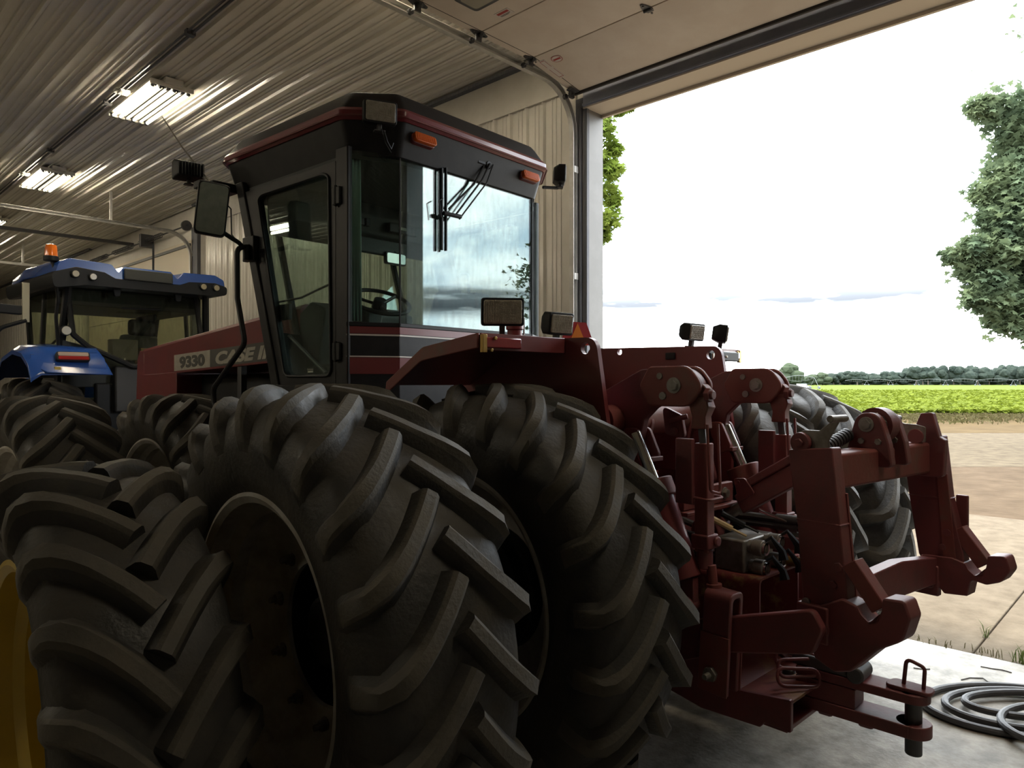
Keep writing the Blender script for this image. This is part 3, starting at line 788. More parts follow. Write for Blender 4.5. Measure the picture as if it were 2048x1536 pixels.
ORD = 'first second third fourth fifth sixth seventh eighth ninth tenth eleventh twelfth thirteenth fourteenth fifteenth sixteenth seventeenth eighteenth nineteenth twentieth'.split()
while px < 2120:
    nth = ORD[k] if k < 20 else ('twenty-'+ORD[k-20] if k < 29 else ('thirtieth' if k == 29 else 'thirty-'+ORD[(k-30) % 20]))
    far_tree(px, top_at(px)+rg.uniform(-4, 4), 620+rg.uniform(-25, 25), rg.uniform(26, 36), crowns[k % 5], nth+' dark tree from the left along the distant treeline', GT)
    px += rg.uniform(10, 15); k += 1
far_tree(1543, 742, 520, 34, crowns2[0], 'paler rounded tree leftmost in the treeline above the lift arm')
far_tree(1582, 731, 520, 48, crowns2[1], 'tallest pale tree of the treeline, above the right lift arm')
far_tree(1622, 752, 560, 30, crowns2[0], 'low pale tree just right of the tallest one in the treeline')
far_tree(1645, 749, 560, 34, crowns2[1], 'pale tree at the start of the dark treeline')
far_tree(1490, 747, 600, 26, crowns[1], 'small tree peeking over the lift arm at the treeline end')
far_tree(1600, 755, 600, 40, crowns[2], 'dark low tree between the pale trees of the treeline')

ub = MB(); rgu = random.Random(4); top_ = []; n_ = 160
for i in range(n_+1):
    a = 0.28+0.62*i/n_; h_ = 4.0+rgu.uniform(-1.0, 1.5)
    p = dr(655, 655*a); q = dr(662, 662*a); top_.append((p, q, h_))
for i in range(n_):
    (p, q, h0), (p1, q1, h1) = top_[i], top_[i+1]
    ub.hexa([p, p1, q1, q], [p+Vector((0,0,h0)), p1+Vector((0,0,h1)), q1+Vector((0,0,h1)), q+Vector((0,0,h0))])
u_ = obj('undergrowth', ub, M_FAR, kind='stuff'); u_['label'] = 'dark undergrowth closing the foot of the distant treeline'; u_['category'] = 'shrubs'

# --- irrigation machines in the field
M_IRR = mat('irrigation_galv', (0.11,0.12,0.125), 0.5, 0.3)
def pivot(pts, spans, label, rp_=0.09):
    r = root('irrigation_pivot', label, 'irrigation', Matrix.Translation((pts[0].x, pts[0].y, 0)))
    for i in range(spans):
        a = pts[0].lerp(pts[1], i/spans); c = pts[0].lerp(pts[1], (i+1)/spans)
        b = MB(); arch = [a.lerp(c, s/10)+Vector((0,0,0.7*math.sin(PI*s/10))) for s in range(11)]
        b.tube(arch, rp_, 6)
        low = [a.lerp(c, s/10)+Vector((0,0,-0.9*math.sin(PI*s/10))) for s in range(11)]
        b.tube(low, rp_*0.35, 4)
        for s in range(1, 10): b.tube([arch[s], low[s]], rp_*0.3, 4)
        obj('pipe_span', b, M_IRR, r)
        tw = MB(); d_ = (c-a).normalized(); nn = Vector((-d_.y, d_.x, 0))
        for sg in (-1, 1):
            tw.tube([c, Vector((c.x, c.y, 0.5))+nn*1.7*sg], rp_*0.7, 5)
            w = Vector((c.x, c.y, 0.55))+nn*1.7*sg
            tw.cyl(w-d_*0.15, w+d_*0.15, 0.40, n=14)
        tw.tube([Vector((c.x,c.y,0.6))-nn*1.7, Vector((c.x,c.y,0.6))+nn*1.7], rp_*0.7, 5)
        obj('wheel_tower', tw, M_IRR, r)
    return r
def P_(px, d, z): return dr(d, (px-1024)/1420*d, z)
pivot((P_(1500,190,3.0), P_(1629,197,3.2)), 2, 'near irrigation pivot end with its tall wheel tower beside the white vehicle', 0.07)
pivot((P_(1690,520,3.6), P_(2300,320,3.4)), 9, 'long low irrigation pivot stretching across the green field', 0.085)
# small white vehicle
vp = P_(1606, 200, 0); VMx = Matrix.Translation(vp) @ Matrix.Rotation(math.radians(-46), 4, 'Z')
r = root('van', 'tiny white van parked at the field edge by the irrigation tower', 'van', VMx)
b = MB(); b.prism(fillet2([(-1.6,0.35),(1.6,0.35),(1.6,0.9),(1.05,1.0),(0.75,1.55),(-1.5,1.55)], 0.12, 3), 'y', -0.75, 0.75); obj('body', b, mat('van_white', (0.75,0.75,0.75), 0.3), r, VMx)
b = MB(); b.prism([(0.82,1.05),(1.0,1.05),(0.78,1.45),(0.5,1.45)], 'y', -0.76, 0.76); obj('side_window', b, M_BLACK, r, VMx)
for x_ in (-1.0, 1.0):
    for y_ in (-0.76, 0.62):
        b = MB(); b.cyl((x_, y_, 0.32), (x_, y_+0.14, 0.32), 0.32, n=14); obj('wheel', b, M_BLACK, r, VMx)
# overhead power line
b = MB()
a1 = dr(30, 30*(1197-1024)/1420, 1.8+(770-345)/1420*30); a2 = dr(26, 26*1.15, 1.8+(770-62)/1420*26)
b.tube([a1.lerp(a2, s/16)+Vector((0,0,-0.9*math.sin(PI*s/16)*0.3)) for s in range(-6, 20)], 0.008, 5)
tag(obj('power_line', b, M_DKST), 'thin overhead wire slanting across the white sky', 'wire')
# ================================================================ tyres and wheels
def tyre_mesh(name, R, w, rimR, nl, hl=0.048, wt=0.0225, wb=0.046, sweep=0.25, up=1, mats=None, seg=110, curve=1.25):
    Rb = R-hl; hw = w/2
    ctrl = [(0,Rb),(hw*0.45,Rb-0.006),(hw*0.78,Rb-0.028),(hw*0.94,Rb-0.065),(hw*1.02,Rb-0.13),(hw*1.03,(Rb+rimR)/2-0.01),(hw*0.96,rimR+0.075),(hw*0.84,rimR+0.022),(hw*0.80,rimR-0.01)]
    # Catmull-Rom sampling
    P = [(-ctrl[1][0], ctrl[1][1])]+ctrl+[ctrl[-1]]
    half = []
    for i in range(1, len(P)-2):
        for k in range(4):
            t = k/4
            def cr(a, b, c, d): return 0.5*((2*b)+(-a+c)*t+(2*a-5*b+4*c-d)*t*t+(-a+3*b-3*c+d)*t**3)
            half.append((cr(P[i-1][0],P[i][0],P[i+1][0],P[i+2][0]), cr(P[i-1][1],P[i][1],P[i+1][1],P[i+2][1])))
    half.append(ctrl[-1])
    prof = [(-u, r) for u, r in reversed(half[1:])]+half
    b = MB(); b.lathe(prof, n=seg)
    # arc-length table of the half profile
    S = [0.0]
    for i in range(1, len(half)): S.append(S[-1]+math.hypot(half[i][0]-half[i-1][0], half[i][1]-half[i-1][1]))
    def at(s):
        sg = 1 if s >= 0 else -1; s = abs(s)
        for i in range(1, len(S)):
            if s <= S[i] or i == len(S)-1:
                f = (s-S[i-1])/(S[i]-S[i-1]); a, c = half[i-1], half[i]
                u = a[0]+(c[0]-a[0])*f; r = a[1]+(c[1]-a[1])*f
                tx, ty = c[0]-a[0], c[1]-a[1]; l = math.hypot(tx, ty); nx, nr = -ty/l, tx/l
                if nr < 0 and i < 8: nx, nr = -nx, -nr
                return sg*u, r, sg*nx, nr
    s_sh = hw*0.96                         # shoulder
    s_end = s_sh+0.13
    ns = 13
    for side in (-1, 1):
        for q in range(nl):
            base = 2*PI*(q+(0.5 if side > 0 else 0.0))/nl
            secs = []
            def vpath(s):
                tt = max(0, min(1, (s+0.004)/(s_sh+0.004)))
                return (-sweep*(1-(1-tt)**curve) if s < s_sh else -sweep-0.10*(s-s_sh))
            for j in range(ns):
                t = j/(ns-1)
                s = -0.004+(s_end+0.004)*t
                v = vpath(s); dv = (vpath(s+0.004)-vpath(s-0.004))/0.008
                if s < 0.0: dv = (vpath(0.012)-vpath(0.0))/0.012
                l = math.hypot(1, dv); n_s, n_v = -dv/l, 1/l
                hs = hl if s < s_sh*0.86 else hl*max(0.02, 1-((s-s_sh*0.86)/(s_end-s_sh*0.86))**1.5)
                flat = 0.020*min(1, max(0, (s-s_sh*0.40)/(s_sh*0.5))) if s < s_sh else 0.020*max(0, 1-(s-s_sh)/0.10)
                tt = max(0, min(1, (s+0.004)/(s_sh+0.004)))
                ww = 1.0+0.30*max(0, tt-0.45)+(0.4 if s > s_sh else 0)*(s-s_sh)/0.13
                ring = []
                for (c_, hh) in ((-wb*ww, -0.004), (-(wt*ww+0.005), hs*0.78), (-(wt*ww-0.007), hs+flat), ((wt*ww-0.007), hs+flat), ((wt*ww+0.005), hs*0.78), (wb*ww, -0.004)):
                    k_ = 1.0 if s < s_sh*0.9 else max(0.0, 1-(s-s_sh*0.9)/0.05)
                    s2 = s+n_s*c_*k_; v2 = v+(n_v*k_+(1-k_))*c_
                    u, r, nx, nr = at(s2)
                    u *= side; nx *= side
                    rr = r+nr*hh if hh <= hs else r+nr*hs+flat*(1 if nr > 0.3 else 0.3)
                    uu = u+nx*min(hh, hs)
                    ca = base + up*v2/Rb
                    ring.append((uu, -rr*math.sin(ca), -rr*math.cos(ca)))
                secs.append(ring)
            n = 6; vs = [p for s_ in secs for p in s_]; fs = []; mi = []
            for i in range(ns-1):
                for j in range(5):
                    fs.append((i*n+j, i*n+j+1, (i+1)*n+j+1, (i+1)*n+j)); mi.append(1 if j in (1,2,3) and i < ns-2 else 0)
            fs.append((5,4,3,2,1,0)); mi.append(0)
            fs.append(tuple((ns-1)*n+j for j in range(n))); mi.append(0)
            o = len(b.v); b.v += vs; b.f += [tuple(i+o for i in f) for f in fs]; b.mi += mi
    return b.mesh(name, mats or [M_RUB, M_LUG], 32)
def rim_mesh(name, rimR, hw, disc, hole, m, dish=0.0):
    """outward face looks towards -x; disc = x of the wheel disc"""
    b = MB(); f = hw*0.80
    b.lathe([(-f-0.012,rimR+0.028),(-f-0.016,rimR+0.012),(-f,rimR-0.012),(-f+0.06,rimR-0.022),(-f+0.09,rimR-0.055),(f-0.09,rimR-0.055),(f-0.06,rimR-0.022),(f,rimR-0.012),(f+0.016,rimR+0.012),(f+0.012,rimR+0.028),
             (f+0.004,rimR+0.026),(f-0.008,rimR),(f-0.07,rimR-0.008),(-f+0.07,rimR-0.008),(-f+0.008,rimR),(-f-0.004,rimR+0.026)], n=72, closed=True)
    b.lathe([(disc-0.09,rimR-0.056),(disc-0.05,rimR-0.085),(disc-0.012,rimR-0.14),(disc,hole+0.05),(disc,hole),(disc+0.018,hole),(disc+0.018,rimR-0.14),(disc-0.03,rimR-0.075),(disc-0.07,rimR-0.05)], n=60, closed=True)
    return b.mesh(name, m, 30)
nb = MB(); nb.nut((0,0,0), (-1,0,0), 0.021, 0.022); nb.cyl((-0.02,0,0),(-0.045,0,0),0.012,n=10); nb.cyl((0.0,0,0),(-0.004,0,0),0.028,n=14)
NUT = nb.mesh('wheel_nut', M_STEEL)
def wheel(parent, M, tyre, rim, bolt_r, disc, nb_=10, flip=False, nuts=True, rad=0.9):
    share('tyre', tyre, parent, M)
    MR = M @ Matrix.Rotation(PI, 4, 'Z') if flip else M
    r = share('wheel_rim', rim, parent, MR)
    if nuts:
        for i in range(nb_):
            a = 2*PI*(i+0.3)/nb_
            share('wheel_nut', NUT, r, MR @ Matrix.Translation((disc-0.001, bolt_r*math.cos(a), bolt_r*math.sin(a))))
    return r
FR = frame(3.07, 2.20, -2.2)      # rear half of the articulated tractor
FF = frame(3.11, 3.35, 3.0)       # front half with cab and hood
TY_R = tyre_mesh('tyre', 0.90, 0.52, 0.505, 22)
TY_F = tyre_mesh('tyre', 0.86, 0.52, 0.505, 22)
RIM_R = rim_mesh('wheel_rim', 0.505, 0.26, 0.02, 0.255, M_RIM)
# --- near wheel with the yellow rim, at the left edge of the picture
NWM = Matrix.Translation((0.694, 2.54, 0.775)) @ Matrix.Rotation(math.radians(-1), 4, 'Z')
TY_N = tyre_mesh('tyre', 0.775, 0.46, 0.462, 20, hl=0.046, sweep=0.24, up=-1, wt=0.0215)
RIM_N = rim_mesh('wheel_rim', 0.462, 0.23, 0.07, 0.15, M_RIMY)
nw = root('tractor_wheel', 'large tractor tyre on a yellow rim, nearest at the lower left', 'wheel', NWM @ Matrix.Translation((0,0,-0.775)))
wheel(nw, NWM, TY_N, RIM_N, 0.20, 0.07)
hb = MB(); hb.cyl((0.02,0,0),(0.23,0,0),0.15,n=28); hb.cyl((0.02,0,0),(-0.04,0,0),0.11,0.09,n=28); obj('hub', hb, M_RIMY, nw, NWM, bev=0.006)
# ================================================================ the red articulated tractor
TR = root('red_tractor', 'dirty red articulated tractor with black cab and dual wheels, lettered 9330', 'tractor', FR)
def rp(name, mb, m, bev=0.004, M=FR, parent=None, label=None, ang=35):
    return obj(name, mb, m, parent or TR, M, bev, ang, label)
zr = 0.90
for lx in (-1.73, -0.855, 0.855, 1.73):
    wheel(TR, FR @ Matrix.Translation((lx, 0, zr)), TY_R, RIM_R, 0.315, 0.02, flip=lx > 0, nuts=abs(lx) > 1)
    wheel(TR, FF @ Matrix.Translation((lx, 2.30, 0.86)), TY_F, RIM_R, 0.315, 0.02, flip=lx > 0, nuts=False)
# axles
b = MB(); b.cyl((-1.70,0,zr),(1.70,0,zr),0.13,n=24); b.cyl((-1.52,0,zr),(-1.40,0,zr),0.22,n=28); b.cyl((1.40,0,zr),(1.52,0,zr),0.22,n=28)
b.bx(-0.50,0.50,-0.22,0.25,zr-0.25,zr+0.22); rp('rear_axle', b, M_BLKP, 0.02)
b = MB(); b.cyl((-1.70,2.3,0.86),(1.70,2.3,0.86),0.13,n=24); b.bx(-0.50,0.50,2.05,2.55,0.6,1.1); rp('front_axle', b, M_BLKP, 0.02, FF)
# dual spacer drums between inner and outer wheels
for s in (-1, 1):
    d_ = MB(); d_.lathe([(s*1.0,0.30),(s*1.69,0.30),(s*1.69,0.285),(s*1.02,0.285),(s*1.02,0.02),(s*1.0,0.02)], (0,0,zr), n=48, closed=True); rp('dual_spacer', d_, M_BLKP, 0)
for s in (-1, 1):
    d_ = MB(); d_.cyl((s*0.66,0,zr),(s*0.90,0,zr),0.27,n=36); d_.cyl((s*0.66,0,zr),(s*0.60,0,zr),0.42,n=36); rp('axle_hub', d_, M_BLKP, 0.01)
    d_ = MB(); d_.cyl((s*0.66,2.3,0.86),(s*0.90,2.3,0.86),0.27,n=36); d_.cyl((s*0.66,2.3,0.86),(s*0.60,2.3,0.86),0.42,n=36); rp('axle_hub', d_, M_BLKP, 0.01, FF)
# ---------------- rear frame side plates
pl = fillet2([(0.62,2.02),(-0.25,2.003),(-0.335,1.90),(-0.385,1.58),(-0.37,0.98),(0.55,0.98),(0.75,1.45)], [0.05,0.10,0.02,0.02,0.05,0.05,0.05], 6)
pl = fillet2([(0.62,2.02),(-0.315,2.003),(-0.385,1.58),(-0.37,0.98),(0.55,0.98),(0.75,1.45)], [0.05,0.07,0.02,0.05,0.05,0.05], 6)
def ring_plate(outer, c, r, n=20):
    return outer
def plate_with_hole(mb, poly, holes, x0, x1):
    """vertical plate in the y-z plane with round holes, made with bmesh fill"""
    bm = bmesh.new()
    loops = [poly]+[[(cy+r*math.cos(-2*PI*i/18), cz+r*math.sin(-2*PI*i/18)) for i in range(18)] for cy, cz, r in holes]
    es = []
    for lp in loops:
        vs = [bm.verts.new((0, p[0], p[1])) for p in lp]
        for i in range(len(vs)): es.append(bm.edges.new((vs[i], vs[(i+1) % len(vs)])))
    bmesh.ops.triangle_fill(bm, edges=es, use_beauty=True)
    bm.verts.index_update(); bm.verts.ensure_lookup_table()
    vv = [v.co.copy() for v in bm.verts]; ff = [tuple(v.index for v in f.verts) for f in bm.faces]
    n = len(vv); bm.free()
    vs = [(x0, v.y, v.z) for v in vv]+[(x1, v.y, v.z) for v in vv]
    fs = [f for f in ff]+[tuple(i+n for i in reversed(f)) for f in ff]
    o = 0
    for lp in loops:
        m_ = len(lp)
        fs += [(o+i, o+(i+1) % m_, n+o+(i+1) % m_, n+o+i) for i in range(m_)]; o += m_
    mb.add(vs, fs)
for s in (-1, 1):
    b = MB(); holes = [(-0.255,1.955,0.026)]+([(0.371,1.99,0.018)] if s > 0 else [])
    plate_with_hole(b, pl, holes, s*0.52, s*0.545); rp('side_plate', b, M_RED, 0, ang=25)
# fenders over the inner wheels
def fender(s):
    xi, xo = 0.545*s, 1.06*s
    prof = [(-0.125,2.0),(0.25,1.955),(0.535,1.80)]
    b = MB()
    up_ = [(y, z) for y, z in prof]; dn = [(y, z-0.012) for y, z in reversed(prof)]
    b.prism(up_+dn, 'x', xi, xo); rp('fender_top', b, M_RED, 0.003)
    lp = fillet2([(y, z+0.006) for y, z in prof], 0.08, 4, closed=False)
    lo = [(y+0.012*(i/len(lp)), z-0.062) for i, (y, z) in enumerate(lp)][::-1]
    b = MB(); b.prism(lp+lo, 'x', xo, xo+s*0.012); rp('fender_lip', b, M_REDD, 0.004)
    b = MB(); b.bx(min(xi,xo), max(xi,xo), -0.135, -0.125, 1.935, 2.006); rp('rear_lip', b, M_RED, 0.003)
    x0 = s*1.045; x1 = s*0.84
    b = MB(); b.bx(min(x0,x1), max(x0,x1), -0.150, -0.134, 1.945, 1.990); rp('reflector', b, mat('reflector_red', (0.20,0.012,0.02), 0.2, coat=0.6), 0.005)
    b = MB(); b.bx(s*1.05-0.012, s*1.05+0.012, -0.150, -0.130, 1.925, 2.0); b.cyl((s*1.0,-0.150,1.985),(s*1.0,-0.162,1.985),0.008,n=8); b.cyl((s*1.02,-0.150,1.935),(s*1.02,-0.160,1.935),0.008,n=8); rp('end_bracket', b, M_BRASS, 0.002)
fender(-1); fender(1)
# cross walls and rear housing between the plates
b = MB(); b.bx(-0.52,0.52,-0.06,-0.03,0.98,1.72); rp('rear_wall', b, M_RED)
b = MB(); b.bx(-0.52,0.52,-0.05,0.60,1.72,1.74); rp('deck_plate', b, M_REDD)
b = MB(); b.bx(-0.30,0.30,-0.34,-0.05,0.72,1.22); rp('rear_housing', b, M_REDH, 0.03)
b = MB(); b.bx(-0.45,0.45,0.2,1.3,0.75,1.15); rp('frame_beam', b, M_BLKP, 0.02)
b = MB(); b.bx(-0.48,0.48,0.55,0.60,1.0,1.9); rp('front_wall', b, M_RED)
# filler cap with wire handle on the deck, slow-vehicle triangle
b = MB(); b.cyl((-0.33,0.42,1.74),(-0.33,0.42,2.085),0.040,n=20); b.cyl((-0.33,0.42,2.085),(-0.33,0.42,2.125),0.047,n=20)
f = rp('filler_neck', b, M_RED, 0.004)
b = MB(); b.tube([(-0.34,0.42,2.12),(-0.34,0.42,2.155),(-0.28,0.40,2.155),(-0.28,0.40,2.06)], 0.005, 6, fil=0.012); rp('wire_handle', b, M_STEEL, 0, parent=f)
SM = FR @ Matrix.Translation((-0.28, 0.02, 2.045)) @ Matrix.Rotation(math.radians(-14), 4, 'Z')
b = MB(); b.prism(fillet2([(-0.105,-0.055),(0.105,-0.055),(0.055,0.060),(-0.055,0.060)], 0.01, 3), 'y', 0, 0.004)
sm = rp('slow_sign', b, mat('sign_red', (0.36,0.02,0.03), 0.5), 0, SM)
b = MB(); b.prism([(-0.055,-0.055),(0.055,-0.055),(0.0,0.055)], 'y', -0.002, 0.0); rp('orange_triangle', b, mat('sign_orange', (0.72,0.22,0.02), 0.5), 0, SM, sm)
# ---------------- work lamps
def lamp(fr, pos, yaw, pitch, w, h, d, name='work_lamp', stalk=0.05, lens=True, fins=False):
    M = fr @ Matrix.Translation(pos) @ Matrix.Rotation(math.radians(yaw), 4, 'Z') @ Matrix.Rotation(math.radians(pitch), 4, 'X')
    b = MB(); o = rect(-w/2, w/2, -h/2, h/2, 0.014, 4); i_ = rect(-w/2*0.72, w/2*0.72, -h/2*0.72, h/2*0.72, 0.02, 4)
    b.loft([[(x,0,z) for x,z in o], [(x,d*0.55,z) for x,z in o], [(x,d,z) for x,z in i_]])
    if fins:
        for k in range(9):
            x = -w*0.38+k*w*0.095; b.bx(x-0.003, x+0.003, d*0.7, d*1.12, -h*0.34, h*0.34)
    l = rp(name, b, M_BLACK, 0.003, M)
    b = MB(); b.prism(rect(-w/2+0.010, w/2-0.010, -h/2+0.010, h/2-0.010, 0.010, 4), 'y', -0.006, 0.004)
    g = rp('lens', b, M_LENS, 0.002, M, l)
    b = MB()
    for k in range(7):
        z = -h*0.36+k*h*0.12; b.bx(-w*0.40, w*0.40, -0.0075, -0.005, z-0.0012, z+0.0012)
    for k in range(15):
        x = -w*0.40+k*w*0.8/14; b.bx(x-0.0012, x+0.0012, -0.0080, -0.005, -h*0.38, h*0.38)
    rp('lens_ribs', b, M_LENS, 0, M, l)
    b = MB(); b.bx(-0.012, 0.012, d*0.2, d*0.5, -h/2-stalk, -h/2+0.005); b.bx(-0.03,0.03,d*0.1,d*0.6,-h/2-stalk,-h/2-stalk+0.008); rp('lamp_bracket', b, M_DKST, 0.002, M, l)
    return l
lamp(FR, (-0.83, -0.02, 2.115), -38, 6, 0.190, 0.125, 0.085, stalk=0.05)
lamp(FR, (-0.52, -0.09, 2.075), -6, 8, 0.150, 0.105, 0.085, stalk=0.03)
lamp(FR, (0.60, -0.12, 2.09), -4, 8, 0.150, 0.100, 0.085, stalk=0.04)
lamp(FR, (0.90, -0.14, 2.09), 30, 8, 0.170, 0.105, 0.085, stalk=0.05)
b = MB(); b.bx(0.60,1.0,-0.165,-0.135,1.93,1.985); b.bx(0.66,0.80,-0.172,-0.16,1.938,1.975); rp('tail_bar', b, M_BLACK, 0.008)
b = MB(); b.bx(0.68,0.80,-0.178,-0.170,1.94,1.972); b.cyl((0.84,-0.166,1.955),(0.84,-0.178,1.955),0.008,n=10); rp('licence_plate', b, M_WHITE, 0.003)
b = MB(); b.bx(0.505,0.52,-0.03,0.03,1.935,1.975); rp('clip', b, M_BLACK, 0.004)

# ---------------- three-point hitch: lift arms
arm = fillet2([(-0.08,1.60),(-0.20,1.75),(-0.44,1.862),(-0.70,1.862),(-0.76,1.78),(-0.70,1.705),(-0.52,1.70),(-0.455,1.64),(-0.43,1.53),(-0.28,1.46),(-0.12,1.48)], [0.03,0.10,0.10,0.10,0.06,0.07,0.06,0.03,0.04,0.06,0.05], 6)
tip = fillet2([(-0.50,1.872),(-0.70,1.872),(-0.77,1.785),(-0.70,1.70),(-0.50,1.70),(-0.45,1.79)], [0.03,0.08,0.06,0.08,0.03,0.03], 6)
for s in (-1, 1):
    b = MB(); b.prism(arm, 'x', s*0.36-0.022, s*0.36+0.022); a_ = rp('lift_arm', b, M_REDH, 0.006)
    for k in (-1, 1):
        b = MB(); b.prism(tip, 'x', s*0.36+k*0.030, s*0.36+k*0.052); rp('arm_cheek', b, M_REDD, 0.006, parent=a_)
        xo = s*0.36+k*0.052
        b = MB(); b.nut((xo, -0.63, 1.79), (k,0,0), 0.022, 0.016); b.cyl((xo,-0.63,1.79),(xo+k*0.005,-0.63,1.79),0.034,n=18); b.cyl((xo,-0.56,1.83),(xo+k*0.006,-0.56,1.83),0.014,n=10); b.cyl((xo,-0.575,1.745),(xo+k*0.006,-0.575,1.745),0.017,n=10)
        rp('pin_bolt', b, M_STEEL, 0, parent=a_)
        b = MB(); b.cyl((s*0.36+k*0.022,-0.30,1.62),(s*0.36+k*0.034,-0.30,1.62),0.042,n=22); b.nut((s*0.36+k*0.034,-0.30,1.62),(k,0,0),0.02,0.012); rp('pivot_cap', b, M_REDH, 0.002, parent=a_)
    b = MB(); b.prism(fillet2([(-0.36,1.60),(-0.44,1.60),(-0.50,1.47),(-0.42,1.43)],0.03,4), 'x', s*0.36-0.055, s*0.36-0.035); b.prism(fillet2([(-0.36,1.60),(-0.44,1.60),(-0.50,1.47),(-0.42,1.43)],0.03,4), 'x', s*0.36+0.035, s*0.36+0.055); b.bx(s*0.36-0.055,s*0.36+0.055,-0.505,-0.47,1.455,1.475); rp('cylinder_clevis', b, M_REDD, 0.003)
    # lift cylinder
    x = s*0.37-(0.04 if s < 0 else 0.0)
    top, mid, bot = Vector((x,-0.425,1.575)), Vector((x,-0.525,1.372)), Vector((x,-0.685,0.985))
    b = MB(); b.cyl(top, mid+(mid-top)*0.2, 0.029, n=20); rp('cylinder_rod', b, M_CHROME, 0)
    u = (bot-mid).normalized()
    b = MB(); b.cyl(mid, bot, 0.068, n=28); c_ = rp('cylinder_barrel', b, M_RED, 0.004)
    b = MB(); b.cyl(mid-u*0.005, mid+u*0.075, 0.082, n=28); rp('gland', b, M_REDD, 0.006, parent=c_)
    b = MB(); b.bx(x-0.02,x+0.02,-0.735,-0.66,0.86,1.0); b.cyl((x-0.03,-0.70,0.88),(x+0.03,-0.70,0.88),0.04,n=16); rp('base_eye', b, M_REDH, 0.004, parent=c_)
# rockshaft tube and its centre plates
b = MB(); b.cyl((-0.47,-0.28,1.625),(0.47,-0.28,1.625),0.075,n=28); rp('rockshaft', b, M_REDD, 0)
for s in (-1, 1):
    b = MB(); b.prism(fillet2([(-0.05,1.35),(-0.05,1.76),(-0.30,1.74),(-0.36,1.62),(-0.30,1.35)],0.05,5), 'x', s*0.17-0.012, s*0.17+0.012); rp('centre_plate', b, M_REDH, 0.004)
b = MB(); b.prism(fillet2([(-0.28,1.62),(-0.40,1.56),(-0.47,1.30),(-0.34,1.28)],0.04,5), 'x', 0.21, 0.235); b.cyl((0.205,-0.37,1.53),(0.20,-0.37,1.53),0.03,n=16); b.cyl((0.21,-0.40,1.39),(0.195,-0.40,1.39),0.036,n=18); rp('lock_link', b, M_REDH, 0.004)
b = MB(); b.prism(fillet2([(-0.50,1.70),(-0.60,1.66),(-0.62,1.56),(-0.52,1.57)],0.02,4), 'x', -0.31, -0.29); b.cyl((-0.31,-0.57,1.59),(-0.325,-0.57,1.59),0.016,n=10); b.cyl((-0.33,-0.55,1.635),(-0.29,-0.62,1.655),0.012,n=10); rp('latch_plate', b, M_REDH, 0.003)
